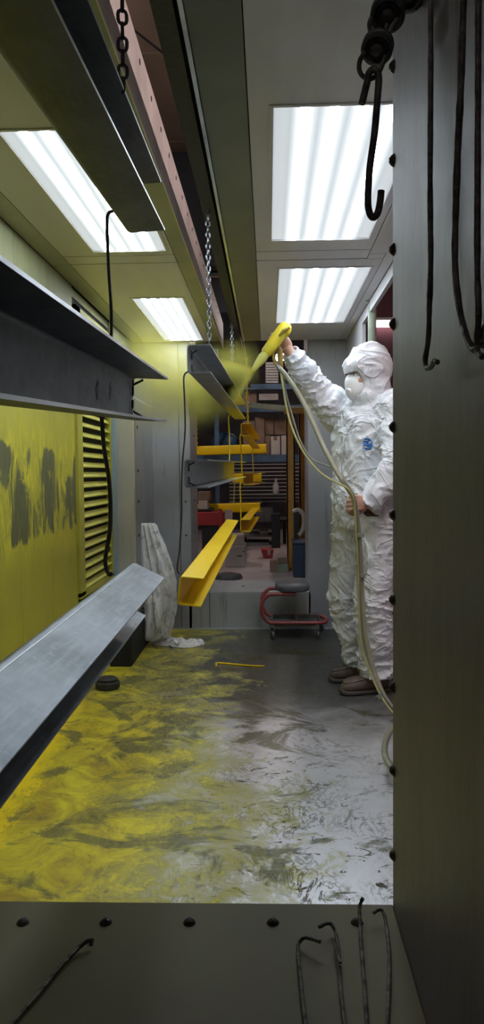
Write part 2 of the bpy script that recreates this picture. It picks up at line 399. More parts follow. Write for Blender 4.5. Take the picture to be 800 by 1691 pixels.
def mk_tyvek():
    t = NT('white_coverall_fabric'); v = t.coords()
    n = t.noise(t.mapping(v, scale=(1, 1, 0.75), rot=(0, 0.5, 0)), 6.5, 3, 0.5, 1.0); n2 = t.noise(v, 30, 3, 0.5, 0.6)
    rid = t.math('ABSOLUTE', t.math('MULTIPLY_ADD', n, 2.0, -1.0))
    rid = t.math('POWER', t.math('SUBTRACT', 1.0, rid, clamp=True), 7.0)
    n3 = t.noise(t.mapping(v, scale=(1, 1, 1.2), rot=(0.6, -0.5, 0.5)), 4.2, 3, 0.45, 1.2)
    rid2 = t.math('POWER', t.math('SUBTRACT', 1.0, t.math('ABSOLUTE', t.math('MULTIPLY_ADD', n3, 2.0, -1.0)), clamp=True), 12.0)
    h = t.math('ADD', t.math('ADD', rid, t.math('MULTIPLY', rid2, 1.6)), t.math('MULTIPLY', n2, 0.16))
    c = t.ramp(t.noise(v, 4, 4), [(0.3, (0.74, 0.75, 0.79)), (0.7, (0.67, 0.68, 0.73))])
    return t.bsdf(c, 0.55, 0, bump=h, bstr=0.55, bdist=0.012, spec=0.35)
M['tyvek'] = mk_tyvek()
M['skin'] = simple('skin', (0.54, 0.31, 0.22), (0.45, 0.25, 0.175), 0.5, 0, 30, 0.05, sss=0.1)
M['mask'] = simple('white_respirator', (0.80, 0.80, 0.79), (0.74, 0.74, 0.73), 0.7, 0, 40, 0.05)
M['emblem'] = simple('blue_print', (0.02, 0.16, 0.52), (0.02, 0.14, 0.46), 0.5)
M['white_print'] = simple('white_print', (0.85, 0.86, 0.9), None, 0.5)
M['leather'] = simple('brown_dusty_leather', (0.14, 0.10, 0.08), (0.09, 0.065, 0.052), 0.6, 0, 25, 0.2)
M['sole'] = simple('worn_boot_sole', (0.10, 0.085, 0.07), (0.06, 0.052, 0.045), 0.7, 0, 25)
M['gun'] = simple('powdered_yellow_gun', (0.66, 0.56, 0.035), (0.78, 0.60, 0.02), 0.55, 0, 16, 0.1)
M['gun_pale'] = simple('pale_yellow_nozzle', (0.60, 0.60, 0.16), (0.66, 0.62, 0.10), 0.55, 0, 16, 0.1)
M['gun_dark'] = simple('brown_powdered_grip', (0.20, 0.12, 0.03), (0.34, 0.24, 0.03), 0.6, 0, 30)
M['hose'] = simple('dusty_clear_hose', (0.30, 0.28, 0.19), (0.24, 0.23, 0.16), 0.35, 0, 12, spec=0.6)
M['cable_grey'] = simple('grey_cable', (0.16, 0.17, 0.16), (0.22, 0.22, 0.17), 0.5)
M['cable_yel'] = simple('yellowed_cable', (0.42, 0.38, 0.14), (0.30, 0.28, 0.12), 0.5)
def mk_cloth():
    t = NT('dusty_white_sheet'); v = t.coords()
    n = t.noise(v, 9, 6, 0.65, 1.2); n2 = t.noise(t.mapping(v, scale=(1, 1, 0.5)), 24, 5, 0.65, 0.8)
    c = t.ramp(n, [(0.35, (0.56, 0.56, 0.58)), (0.6, (0.74, 0.74, 0.75))])
    c = t.mix(t.ramp(n2, [(0.54, 0), (0.70, 0.75)]), c, (0.12, 0.12, 0.12))  # dark stains, and crease shade put into the colour
    return t.bsdf(c, 0.7, 0, bump=t.math('ADD', n, n2), bstr=0.3, bdist=0.01)
M['cloth'] = mk_cloth()
def mk_diffuser(name, x0, x1, n_t, strength):
    """acrylic cover of a fluorescent lamp: tube stripes and dim margins are put into its glow"""
    t = NT(name); x = t.n('ShaderNodeSeparateXYZ', i_0=t.coords()).outputs[0]
    ph = t.math('MULTIPLY_ADD', t.math('SUBTRACT', x, x0), 1/(0.187*(x1-x0)), 0.5-0.22/0.187)
    w = t.math('ABSOLUTE', t.math('SUBTRACT', t.math('FRACT', ph), 0.5))       # 0 over a tube
    k = t.ramp(w, [(0.0, 1.25), (0.18, 1.0), (0.5, 0.62)])
    k = t.math('MULTIPLY', k, t.n('ShaderNodeMapRange', interpolation_type='SMOOTHSTEP', i_0=t.math('ABSOLUTE', t.math('SUBTRACT', x, (x0+x1)/2)), i_1=(x1-x0)*0.50, i_2=(x1-x0)*0.33, i_3=0.42, i_4=1.0).outputs[0])
    return t.bsdf((0.25, 0.26, 0.27), 0.4, emis=(0.88, 0.95, 1.0), estr=t.math('MULTIPLY', k, strength))
def emit(name, c, s):
    t = NT(name); return t.bsdf((0.8, 0.8, 0.8), 0.5, emis=c, estr=s)

# ------------------------------------------------------------------ layout constants
CZ = 2.12          # ceiling height
XL, XR = -0.99, 0.58
YB = 5.67          # back wall
YN = 1.044         # near end wall
SZ = 0.56          # sill height
# ================================================================== SETTING
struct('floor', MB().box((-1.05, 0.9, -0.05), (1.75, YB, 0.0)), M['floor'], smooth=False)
struct('floor_shop', MB().box((-3.5, 6.25, 0.1), (3.5, 13.0, 0.272)), M['shop_floor'], smooth=False)
# curb under the far opening
curb = struct('trim_1', MB().box((-0.60, YB, 0.0), (0.31, 6.27, 0.276)), M['curb'], smooth=False, bevel=0.004)
obj('panel_joint', MB().box((-0.445, YB-0.002, 0.0), (-0.441, YB+0.001, 0.27)), M['seam'], curb, smooth=False)
obj('bolt', MB().lathe([(0.012, 0), (0.012, 0.004), (0.0, 0.006)], (-0.20, 5.95, 0.276)), M['screw'], curb)
# sill at the near end, with its screws
sill = struct('trim_2', MB().box((-0.95, -0.6, SZ-0.04), (0.168, YN, SZ)), M['sill'], smooth=False, bevel=0.002)
struct('wall_front_lower', MB().box((-0.99, YN-0.05, 0), (0.168, YN-0.02, SZ-0.04)), M['paint_grey'], smooth=False)
def screw_mesh(c, ax, r=0.0075):
    ax = Vector(ax)
    mb = MB().lathe([(r*1.15, 0), (r*1.1, r*0.15), (r*0.8, r*0.55), (r*0.45, r*0.8), (0, r*0.85)], c, ax, 14)
    x = Vector((0, 0, 1)) if abs(ax.z) < 0.5 else Vector((1, 0, 0)); y = ax.cross(x); c = Vector(c)+ax*r*0.72
    a = random.random()*3
    for k in (0, math.pi/2):
        d = x*math.cos(a+k)+y*math.sin(a+k); e = ax.cross(d)
        mb.poly([c-d*r*.45-e*r*.09, c+d*r*.45-e*r*.09, c+d*r*.45+e*r*.09, c-d*r*.45+e*r*.09], ax*r*0.16)
    return mb
for px in (-98, 38, 175, 313, 451, 590):
    c = PZ(px, 1524, SZ)
    obj('screw', screw_mesh((c.x, c.y, SZ), (0, 0, 1)), M['screw'], sill)
# right jamb panel of the near opening
jamb = struct('wall_right_jamb', MB().box((0.168, -0.6, 0.0), (0.21, YN, 3.0)), M['jamb'], smooth=False, bevel=0.002)
for k, py in enumerate((110, 265, 412, 535, 705, 850, 990, 1135, 1272, 1412)):
    c = P(649, py, YN-0.012)
    obj('screw', screw_mesh((0.168, c.y, c.z), (-1, 0, 0)), M['screw'], jamb)
struct('wall_front', MB().box((0.21, YN-0.04, 0), (1.75, YN, 3.0)), M['paint_grey'], smooth=False)
struct('wall_front_left', MB().box((-1.05, YN-0.04, 0), (-0.95, YN, 3.0)), M['paint_grey'], smooth=False)
struct('wall_vestibule_left', MB().box((-1.0, -0.6, 0), (-0.95, YN-0.04, 3.0)), M['paint_grey'], smooth=False)

# left wall: sheet panels, louvred intake, boxed duct
wl = struct('wall_left', MB().box((XL-0.06, YN, 0), (XL-0.022, 6.2, CZ+0.05)), M['dark'], smooth=False)
pys = [1.05, 2.25, 3.03, 3.47, 3.93]
for a, b in zip(pys, pys[1:]):
    obj('panel', MB().box((XL-0.02, a+0.0015, 0.02), (XL, b-0.0015, CZ-0.002)), M['leftwall'], wl, smooth=False, bevel=0.0015)
obj('panel', MB().box((XL-0.02, 3.9315, 0.02), (XL, 4.855, 0.49)), M['leftwall'], wl, smooth=False)
obj('panel', MB().box((XL-0.02, 4.86, 0.0), (XL, YB, CZ-0.002)), M['olive_sheet'], wl, smooth=False)
obj('panel', MB().box((XL-0.03, 3.9315, 2.075), (XL-0.012, 4.855, CZ-0.002)), M['olive_sheet'], wl, smooth=False)
# louvre
LY0, LY1, LZ0, LZ1 = 3.945, 4.80, 0.52, 2.03
lf = MB()
lf.box((XL-0.03, LY0, LZ0), (XL+0.012, LY0+0.105, LZ1)); lf.box((XL-0.03, LY1-0.03, LZ0), (XL+0.012, LY1, LZ1))
lf.box((XL-0.03, LY0, LZ0-0.01), (XL+0.012, LY1, LZ0+0.02)); lf.box((XL-0.03, LY0, LZ1-0.07), (XL+0.012, LY1, LZ1))
louver = obj('louver', lf, M['louver_frame'], wl, smooth=False)
n_sl = 26; pitch = (LZ1-LZ0-0.10)/n_sl
sl_me = None
for i in range(n_sl):
    z = LZ0+0.03+pitch*i
    if sl_me is None:
        y0, y1 = LY0+0.107, LY1-0.032
        bm = MB().poly([(XL+0.008, y0, z-0.004), (XL+0.008, y0, z+0.002), (XL+0.002, y0, z+0.006), (XL-0.018, y0, z+0.026), (XL-0.020, y0, z+0.020)], (0, y1-y0, 0))
        so = obj('slat', bm, M['louver_yellow'], louver, smooth=False); sl_me = so.data; z_first = z
    else:
        so = bpy.data.objects.new('slat', sl_me); link(so, louver); so.location = (0, 0, z-z_first)
obj('edge_strip', MB().box((XL+0.0005, LY1+0.002, 0.29), (XL+0.034, LY1+0.035, 1.80)), M['blue_strip'], wl, smooth=False)
# boxed duct in the far left corner
duct = obj('duct_box', MB().box((XL, 4.86, 0), (-0.852, YB, 1.655)), M['pale_post'], wl, smooth=False, bevel=0.004)
obj('cover_plate', MB().box((-0.852, 4.90, 0.02), (-0.846, 5.64, 1.64)), M['backwall'], duct, smooth=False)
for z in (1.46, 1.18, 0.98, 0.76):
    obj('bolt', MB().lathe([(0.011, 0), (0.010, 0.006), (0, 0.008)], (-0.846, 4.97, z), (1, 0, 0), 8), M['screw'], duct)
struct('baseboard_left', MB().poly([(XL, 1.05, 0), (XL+0.03, 1.05, 0), (XL+0.03, 1.05, 0.012), (XL+0.008, 1.05, 0.016), (XL+0.004, 1.05, 0.10), (XL, 1.05, 0.10)], (0, 3.75, 0)), M['louver_frame'], smooth=False)
obj_pl = struct('trim_3', MB().box((XL, 4.55, 0), (-0.83, 5.22, 0.27)), M['dark'], smooth=False, bevel=0.006)

# back wall
wb = struct('wall_back', MB().box((-1.05, YB+0.02, 0), (-0.60, YB+0.05, CZ)).box((0.31, YB+0.02, 0), (0.64, YB+0.05, CZ)), M['dark'], smooth=False)
for a, b in ((-0.99, -0.655), (-0.652, -0.575)):
    obj('panel', MB().box((a, YB, 0.0), (b-0.0015, YB+0.02, CZ-0.002)), M['backwall'], wb, smooth=False)
obj('panel', MB().box((0.295, YB, 0.0), (XR+0.02, YB+0.02, CZ-0.002)), M['backwall'], wb, smooth=False)
obj('opening_return', MB().box((-0.60, YB+0.021, 0.276), (-0.575, 6.22, CZ+0.3)), M['backwall'], wb, smooth=False)
obj('opening_return', MB().box((0.295, YB+0.021, 0.276), (0.32, 6.22, CZ+0.3)), M['backwall'], wb, smooth=False)
for z in (1.75, 1.45, 1.2, 0.95, 0.7):
    obj('bolt', MB().lathe([(0.008, 0), (0.007, 0.005), (0, 0.006)], (-0.575, 5.95, z), (1, 0, 0), 8), M['screw'], wb)
    obj('bolt', MB().lathe([(0.008, 0), (0.007, 0.005), (0, 0.006)], (-0.612, YB, z), (0, -1, 0), 8), M['screw'], wb)
struct('baseboard_back', MB().box((XL, YB-0.02, 0), (XR, YB-0.001, 0.006)), M['paint_grey'], smooth=False)
# right wall with the operator's opening
wr = struct('wall_right', MB().box((XR+0.02, YN, 0), (XR+0.04, 3.0, CZ)).box((XR+0.02, 4.75, 0), (XR+0.04, YB+0.05, CZ)), M['dark'], smooth=False)
obj('panel', MB().box((XR, YN, 0), (XR+0.02, 2.998, CZ-0.002)), M['backwall'], wr, smooth=False)
obj('panel', MB().box((XR, 4.74, 0), (XR+0.02, YB-0.001, CZ-0.002)), M['paint_grey'], wr, smooth=False)
obj('header_panel', MB().box((XR, 3.0, 2.055), (XR+0.02, 4.739, CZ-0.002)), M['paint_grey'], wr, smooth=False)
struct('wall_alcove_right', MB().box((1.7, YN, 0), (1.75, 7.0, 3.2)), M['maroon'], smooth=False)
struct('wall_alcove_back', MB().box((0.64, YB, 0), (1.75, YB+0.04, 3.2)), M['maroon'], smooth=False)

# ceiling
def ceil_side(name, x0, x1, seams_y, frames, mat, strips=()):
    base = struct(name, MB().box((x0, YN+0.0, CZ+0.012), (x1, YB, CZ+0.04)), M['dark'], smooth=False)
    return base
ce = struct('ceiling', MB().box((XL-0.02, YN, CZ+0.045), (-0.34, YB, CZ+0.06)).box((-0.16, YN, CZ+0.045), (XR+0.05, YB, CZ+0.06)), M['dark'], smooth=False)
def cp(a, b, mat='ceiling', z=0.0, holes=(), name='panel'):
    """a sheet from a=(x0,y0) to b=(x1,y1) with one rectangular hole"""
    mb = MB(); g = 0.0015
    x0, y0 = a[0]+g, a[1]+g; x1, y1 = b[0]-g, b[1]-g
    if holes:
        hx0, hy0, hx1, hy1 = holes
        for r in ((x0, y0, x1, hy0), (x0, hy1, x1, y1), (x0, hy0, hx0, hy1), (hx1, hy0, x1, hy1)):
            mb.box((r[0], r[1], CZ+z), (r[2], r[3], CZ+z+0.012))
        bmesh.ops.remove_doubles(mb.bm, verts=mb.bm.verts, dist=1e-5)
    else: mb.box((x0, y0, CZ+z), (x1, y1, CZ+z+0.012))
    return obj(name, mb, M[mat], ce, smooth=False)
LIGHTS = {'R1': (0.017, 2.07, 0.43, 3.25), 'R2': (0.055, 3.68, 0.50, 5.02), 'L1': (-0.752, 2.17, -0.425, 3.36), 'L2': (-0.742, 4.24, -0.455, 5.60)}
# right half
cp((-0.165, YN), (-0.045, 3.55), 'grey_flange'); cp((-0.165, 3.55), (-0.045, YB), 'grey_flange')
cp((-0.045, YN), (0.455, 1.55)); cp((-0.045, 1.55), (0.455, 3.40), holes=LIGHTS['R1'])
cp((-0.045, 3.405), (0.455, 3.54)); cp((-0.045, 3.55), (0.53, YB), holes=LIGHTS['R2'])
cp((0.455, YN), (XR+0.0, 3.47)); cp((0.53, 3.47), (XR, YB)); cp((0.455, 3.47), (0.53, 3.55))
# left half
cp((-0.405, YN), (-0.337, 3.55), 'olive_sheet'); cp((-0.405, 3.55), (-0.337, YB), 'olive_sheet')
cp((-0.90, YN), (-0.405, 1.60)); cp((-0.90, 1.60), (-0.405, 3.42), holes=LIGHTS['L1'])
cp((-0.90, 3.425), (-0.405, 3.545)); cp((-0.90, 3.55), (-0.405, YB), holes=LIGHTS['L2'])
cp((XL, YN), (-0.90, 3.55), 'olive_sheet'); cp((XL, 3.55), (-0.90, YB), 'olive_sheet')
# slot edges: punched plate on the left, folded lip on the right
pl = obj('slot_plate', MB().box((-0.341, YN-0.4, CZ-0.001), (-0.337, 6.0, CZ+0.19)), M['pink_plate'], ce, smooth=False)
y = 1.1
while y < 5.6:
    obj('hole_disc', MB().lathe([(0.0085, 0), (0.0085, 0.0012), (0.004, 0.002)], (-0.337, y, CZ+0.15), (1, 0, 0), 10), M['dark'], pl); y += 0.205  # flat dark disc stands in for the shade of a punched hole
obj('slot_lip', MB().box((-0.176, YN-0.4, CZ-0.006), (-0.166, YB, CZ+0.014)).box((-0.176, YN-0.4, CZ+0.015), (-0.172, YB, CZ+0.12)), M['steel_edge'], ce, smooth=False)

TUBE_MAT = emit('fluorescent_tube', (0.82, 0.92, 1.0), TUBE*0.38)
# four ceiling lamps
for key, lab in (('R1', 'large fluorescent ceiling panel with four bright tubes, right of the slot and nearest the camera'),
                 ('R2', 'fluorescent ceiling panel right of the slot, above the raised spray gun'),
                 ('L1', 'fluorescent ceiling panel left of the slot, partly hidden by the topmost steel channel'),
                 ('L2', 'far left fluorescent ceiling panel dimmed by yellow powder haze')):
    x0, y0, x1, y1 = LIGHTS[key]
    t = thing('ceiling_light', lab, 'ceiling light', ((x0+x1)/2, (y0+y1)/2, CZ), 'fluorescent panels in the booth ceiling')
    fr = MB(); e = 0.006
    for r in ((x0-e, y0-e, x1+e, y0+e), (x0-e, y1-e, x1+e, y1+e), (x0-e, y0+e, x0+e, y1-e), (x1-e, y0+e, x1+e, y1-e)):
        fr.box((r[0], r[1], CZ-0.003), (r[2], r[3], CZ+0.03))
    obj('frame', fr, M['ceiling'], t, smooth=False)
    obj('diffuser', MB().box((x0+e, y0+e, CZ+0.004), (x1-e, y1-e, CZ+0.008)), mk_diffuser('lamp_'+key, x0, x1, 4, LAMP), t, smooth=False)
    for k in range(4):
        xc = x0+(x1-x0)*(0.22+k*0.187)
        obj('tube', MB().box((xc-0.012, y0+0.012, CZ+0.001), (xc+0.012, y1-0.012, CZ+0.0035)), TUBE_MAT, t, smooth=False)

# building beyond and above the booth
struct('wall_shop_back', MB().box((-3.5, 12.0, 0), (3.5, 12.1, 4)), M['shop_wall'], smooth=False)
struct('wall_shop_left', MB().box((-3.5, -2.5, 0), (-3.4, 12.0, 4)), M['shop_wall'], smooth=False)
struct('wall_shop_right', MB().box((3.4, -2.5, 0), (3.5, 12.0, 4)), M['shop_wall'], smooth=False)
struct('wall_hall_near', MB().box((-3.5, -2.6, 0), (3.5, -2.5, 4)), M['shop_wall'], smooth=False)
struct('floor_hall', MB().box((-3.5, -2.5, -0.06), (3.5, 6.25, -0.051)), M['concrete'], smooth=False)
rf = struct('ceiling_roof', MB().box((-3.5, -2.5, 3.42), (3.5, 12.1, 3.5)), M['dark'], smooth=False)
for i in range(12):
    for j in range(3):
        obj('panel', MB().box((-2.0+j*1.22, -1.3+i*1.1+0.006, 3.40), (-0.79+j*1.22, -0.206+i*1.1, 3.418)), M['roof'], rf, smooth=False)
for i in range(4):
    obj('purlin_dark_sheet', MB().box((-2.2, 5.42+i*1.75, 2.6 if i == 0 else 3.0), (1.8, 5.54+i*1.75, 3.38)), M['dark_machine'], rf, smooth=False)  # first is a deep dark sheet standing in for the dark void

# overhead conveyor track
tr = thing('conveyor_track', 'black I-section overhead conveyor track running along the ceiling slot', 'conveyor track', (-0.195, 3, CZ))
obj('flange', MB().box((-0.236, -0.5, CZ+0.012), (-0.190, 8.9, CZ+0.022)), M['black_iron'], tr, smooth=False)
obj('flange', MB().box((-0.236, -0.5, CZ+0.102), (-0.190, 8.9, CZ+0.112)), M['black_iron'], tr, smooth=False)
obj('web', MB().box((-0.216, -0.5, CZ+0.022), (-0.210, 8.9, CZ+0.102)), M['black_iron'], tr, smooth=False)
for yy in (1.7, 3.4, 5.1):
    obj('hanger_rod', MB().tube([(-0.213, yy, CZ+0.11), (-0.213, yy, 3.4)], 0.008, 8), M['black_iron'], tr)
tag(obj('brace_rod', MB().tube([P(196, 30, 3.78), P(310, 119, 4.30)], 0.006, 8), M['black_iron']), 'thin dark brace rod crossing the brown roof above the slot', 'rod')

# ================================================================== STEEL CHANNELS
CH, CW, CT = 0.105, 0.086, 0.0042
def channel_bm(a, b, roll=0.0, h=CH, w=CW, mirror=1, coat=None):
    """C-section; a, b = outer web-bottom corner at the near and far end; mouth to +x."""
    a, b = Vector(a), Vector(b); d = (b-a).normalized()
    up = Vector((0, 0, 1)); up = (up-d*up.dot(d)).normalized(); rt = d.cross(up).normalized()*mirror
    q = Matrix.Rotation(roll, 3, d); up = q @ up; rt = q @ rt
    r = 0.012; t = CT; pts = []
    def arc(cx, cy, rad, a0, a1, n=4):
        return [(cx+rad*math.cos(a0+(a1-a0)*i/n), cy+rad*math.sin(a0+(a1-a0)*i/n)) for i in range(n+1)]
    pts += [(w, 0)]; pts = [(w, 0)]+arc(r, r, r, -math.pi/2, -math.pi)+arc(r, h-r, r, math.pi, math.pi/2)+[(w, h), (w, h-t)]
    pts += arc(r, h-r, r-t, math.pi/2, math.pi)+arc(r, r, r-t, math.pi, 1.5*math.pi)+[(w, t)]
    return MB().poly([a+rt*x+up*y for x, y in pts], b-a), a, b, rt, up, d
def channel(name, a, b, mat, label, group, roll=0.0, edges=False, **k):
    a, b = Vector(a), Vector(b)
    t = thing(name, label, 'steel channel', (a+b)/2, group)
    mb, a, b, rt, up, d = channel_bm(a, b, roll, **k)
    h, w = k.get('h', CH), k.get('w', CW)
    me = obj('channel_body', mb, mat, t)
    return t, (a, b, rt, up, d)
def from_far(px, py, Y, vpx, vpy, L):
    b = P(px, py, Y); d = ray(vpx, vpy).normalized(); return b-d*L, b
YRACK = 1.80
G1 = 'bare steel channels on the nearest rack'
a, b = from_far(208, 385, 1.72, 414, 668, 2.3)
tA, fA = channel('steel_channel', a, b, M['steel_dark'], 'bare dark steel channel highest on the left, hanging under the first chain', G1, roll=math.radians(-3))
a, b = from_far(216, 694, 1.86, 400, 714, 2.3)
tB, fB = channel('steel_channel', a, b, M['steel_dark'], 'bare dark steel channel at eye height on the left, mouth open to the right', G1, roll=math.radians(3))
d_ = ray(418, 782).normalized()
# lowest one is rolled clockwise
topl = P(218, 927, 1.80); b = topl
rollC = math.radians(27)
upC = Matrix.Rotation(rollC, 3, d_) @ Vector((0, 0, 1)); b = topl-upC*CH; a = b-d_*1.75
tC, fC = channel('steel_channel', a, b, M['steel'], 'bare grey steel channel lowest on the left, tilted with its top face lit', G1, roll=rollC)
# bright line along the bend of the tilted one, and bright flange edges
def line_on(t, f, u0, v0, u1, v1, mat, name, s0=0.0, s1=1.0):
    a, b, rt, up, d = f
    p = [a+rt*u0+up*v0, a+rt*u1+up*v0, a+rt*u1+up*v1, a+rt*u0+up*v1]
    return obj(name, MB().poly([q+(b-a)*s0 for q in p], (b-a)*(s1-s0)), mat, t, smooth=False)
line_on(tC, fC, 0.0135, CH-0.001, 0.0148, CH+0.0006, M['steel_edge'], 'bend_line')
for t_, f_ in ((tA, fA), (tB, fB)):
    line_on(t_, f_, CW-0.0002, CH-CT, CW+0.0008, CH, M['steel_edge'], 'flange_edge')
    line_on(t_, f_, CW-0.0002, 0, CW+0.0008, CT, M['steel_edge'], 'flange_edge')
line_on(tC, fC, CW-0.0002, CH-CT, CW+0.0006, CH, M['steel'], 'flange_edge')
for k, s_ in enumerate((0.80, 0.86)):
    a_, b_, rt_v, up_v, d_v = fB; c_ = a_+(b_-a_)*s_+up_v*(0.048+0.004*k)+rt_v*(CT+0.0003)
    mb = MB().poly([c_+d_v*math.cos(q_)*0.016*(1+0.25*noise.noise(Vector((q_, k, 0))))+up_v*math.sin(q_)*0.017*(1+0.3*noise.noise(Vector((q_, k, 5)))) for q_ in [2*math.pi*j/20 for j in range(20)]], rt_v*0.0003)
    obj('chalk_spot', mb, M['chalk'], tB, smooth=False)
# bent tie wires in the webs
def tie(f, s, v, parent, flip=1, size=1.0):
    a, b, rt, up, d = f; p = a+(b-a)*s+up*v+rt*(CT+0.004)
    k = size
    mb = MB().tube([p-up*0.022*flip*k, p, p+up*0.010*flip*k+d*0.002, p+(up*0.026*flip+rt*0.030)*k], 0.0035*k, 6)
    mb.tube([p+up*0.004*flip*k, p+(up*0.020*flip-d*0.028+rt*0.004)*k], 0.003*k, 6)
    return obj('tie_wire', mb, M['black_iron'], parent)
tie(fB, 0.985, CH-0.030, tB, 1, 0.8); tie(fB, 0.985, 0.030, tB, -1, 0.8)

# middle rack (being sprayed)
G2 = 'channels on the middle rack under the spray'
def corners(npx, npy, nY, fpx, fpy, fY, h=CH):
    a = P(npx, npy, nY); b = P(fpx, fpy, fY); return Vector((a.x, a.y, a.z-h)), Vector((b.x, b.y, b.z-h))
def raw_or_yellow():
    t = NT('steel_turning_yellow'); y = t.n('ShaderNodeSeparateXYZ', i_0=t.coords()).outputs[1]
    n = t.noise(t.coords(), 9, 5)
    f = t.n('ShaderNodeMapRange', interpolation_type='SMOOTHSTEP', i_0=t.math('MULTIPLY_ADD', n, 1.2, y), i_1=4.7, i_2=5.5).outputs[0]
    st = t.ramp(t.noise(t.coords(), 20, 5), [(0.35, (0.18, 0.19, 0.20)), (0.65, (0.27, 0.28, 0.30))])
    c = t.mix(f, st, (0.72, 0.58, 0.03))
    return t.bsdf(c, t.math('MULTIPLY_ADD', f, 0.35, 0.38), t.math('MULTIPLY_ADD', f, -0.6, 0.6))
M['half'] = raw_or_yellow()
a, b = corners(309, 569, 2.86, 386, 668, 5.45)
tD1, fD1 = channel('steel_channel', a, b, M['half'], 'top channel of the middle rack, grey steel turning yellow where the spray hits', G2)
a, b = corners(304, 759, 2.80, 386, 763, 5.35)
tD2, fD2 = channel('steel_channel', a, b, M['half'], 'second channel of the middle rack, bare grey steel at eye level', G2)
a, b = corners(292, 951, 2.74, 371, 857, 5.25)
tD3, fD3 = channel('steel_channel', a, b, M['yellow'], 'long bright yellow channel lowest on the middle rack, end facing the camera', G2, roll=math.radians(6))
for t_, f_ in ((tD1, fD1), (tD2, fD2)):
    tie(f_, 0.03, CH-0.028, t_, 1, 0.7); tie(f_, 0.03, 0.026, t_, -1, 0.7)
    line_on(t_, f_, CW-0.0002, 0, CW+0.0012, CT, M['steel_edge'], 'flange_edge', 0.0, 0.6)
    line_on(t_, f_, CW-0.0002, CH-CT, CW+0.0012, CH, M['steel_edge'], 'flange_edge', 0.0, 0.6)
# third rack, already yellow
G3 = 'short yellow channels on the third rack'
for (n1, n2, f1, f2, lab) in (((398, 699), 6.5, (417, 725), 8.4, 'short yellow channel at the top of the third rack, under a yellow chain'),
                              ((401, 781), 6.6, (418, 783), 8.4, 'short yellow channel in the middle of the third rack at eye height'),
                              ((397, 858), 6.4, (416, 838), 8.4, 'short yellow channel lowest on the third rack, just behind the long yellow one')):
    a, b = corners(*n1, n2, *f1, f2)
    channel('steel_channel', a, b, M['yellow'], lab, G3)
# fourth rack turned across the track
G4 = 'yellow channels hung crosswise beyond the far opening'
for (l, r, lab) in (((323, 737, 8.85), (440, 733, 8.62), 'yellow channel hung crosswise on the far rack, upper one'),
                    ((384, 782, 8.8), (432, 781, 8.62), 'yellow channel hung crosswise on the far rack, mostly hidden middle one'),
                    ((325, 833, 8.85), (430, 830, 8.62), 'yellow channel hung crosswise on the far rack, lower one')):
    a = P(l[0], l[1], l[2]); b = P(r[0], r[1], r[2]); a.z -= CH; b.z -= CH
    channel('steel_channel', b, a, M['yellow'], lab, G4, mirror=1)

# ================================================================== CHAINS, WIRES, HOOKS
def link_mesh(w, l, r, name):
    pts = []
    rr = w/2-r; hl = l/2-r-rr
    for i in range(6): t = math.pi*i/5; pts.append((rr*math.cos(t), 0, hl+rr*math.sin(t)))
    for i in range(6): t = math.pi+math.pi*i/5; pts.append((rr*math.cos(t), 0, -hl+rr*math.sin(t)))
    mb = MB().tube(pts, r, 6, closed=True)
    me = bpy.data.meshes.new(name); bmesh.ops.recalc_face_normals(mb.bm, faces=mb.bm.faces)
    for f in mb.bm.faces: f.smooth = True
    mb.bm.to_mesh(me); mb.bm.free(); return me
def chain(p_top, p_bot, mat, label, w=0.019, l=0.027, r=0.0028, pitch=0.0205):
    p_top, p_bot = Vector(p_top), Vector(p_bot)
    t = thing('hanging_chain', label, 'chain', p_bot, None)
    me = link_mesh(w, l, r, 'link'); me.materials.append(mat)
    L = (p_top-p_bot).length; n = int(L/pitch); d = (p_top-p_bot)/L
    for i in range(n+1):
        o = bpy.data.objects.new('link', me); link(o, t)
        o.location = d*pitch*(i+0.4); o.rotation_euler = (0, random.uniform(-.06, .06), (0.25 if i % 2 else 0.25+math.pi/2)+random.uniform(-.15, .15))
    return t
q = P(203, 128, 1.22); chain((q.x+0.004, q.y, CZ+0.11), (q.x, q.y, q.z-0.02), M['black_iron'], 'dark steel chain holding the topmost bare channel, nearest the camera')
q = P(346, 568, 2.88); chain((q.x, q.y, CZ+0.11), (q.x, q.y, q.z), M['chain_steel'], 'grey steel chain holding the near end of the middle rack')
q = P(384, 610, 5.0); chain((q.x, q.y, CZ+0.11), (q.x, q.y, q.z), M['chain_steel'], 'grey steel chain behind the middle rack, half lost in yellow haze', w=0.022, r=0.0035)
q = P(410, 700, 6.6); chain((q.x-0.01, q.y, CZ+0.01), (q.x, q.y, q.z-0.012), M['yellow'], 'yellow coated chain at the top of the third rack', w=0.022, r=0.0035)
q = P(325, 737, 8.82); chain((q.x, q.y, q.z+0.6), (q.x, q.y, q.z), M['yellow'], 'yellow coated chain at the left end of the crosswise channels', w=0.026, l=0.034, r=0.005, pitch=0.027)

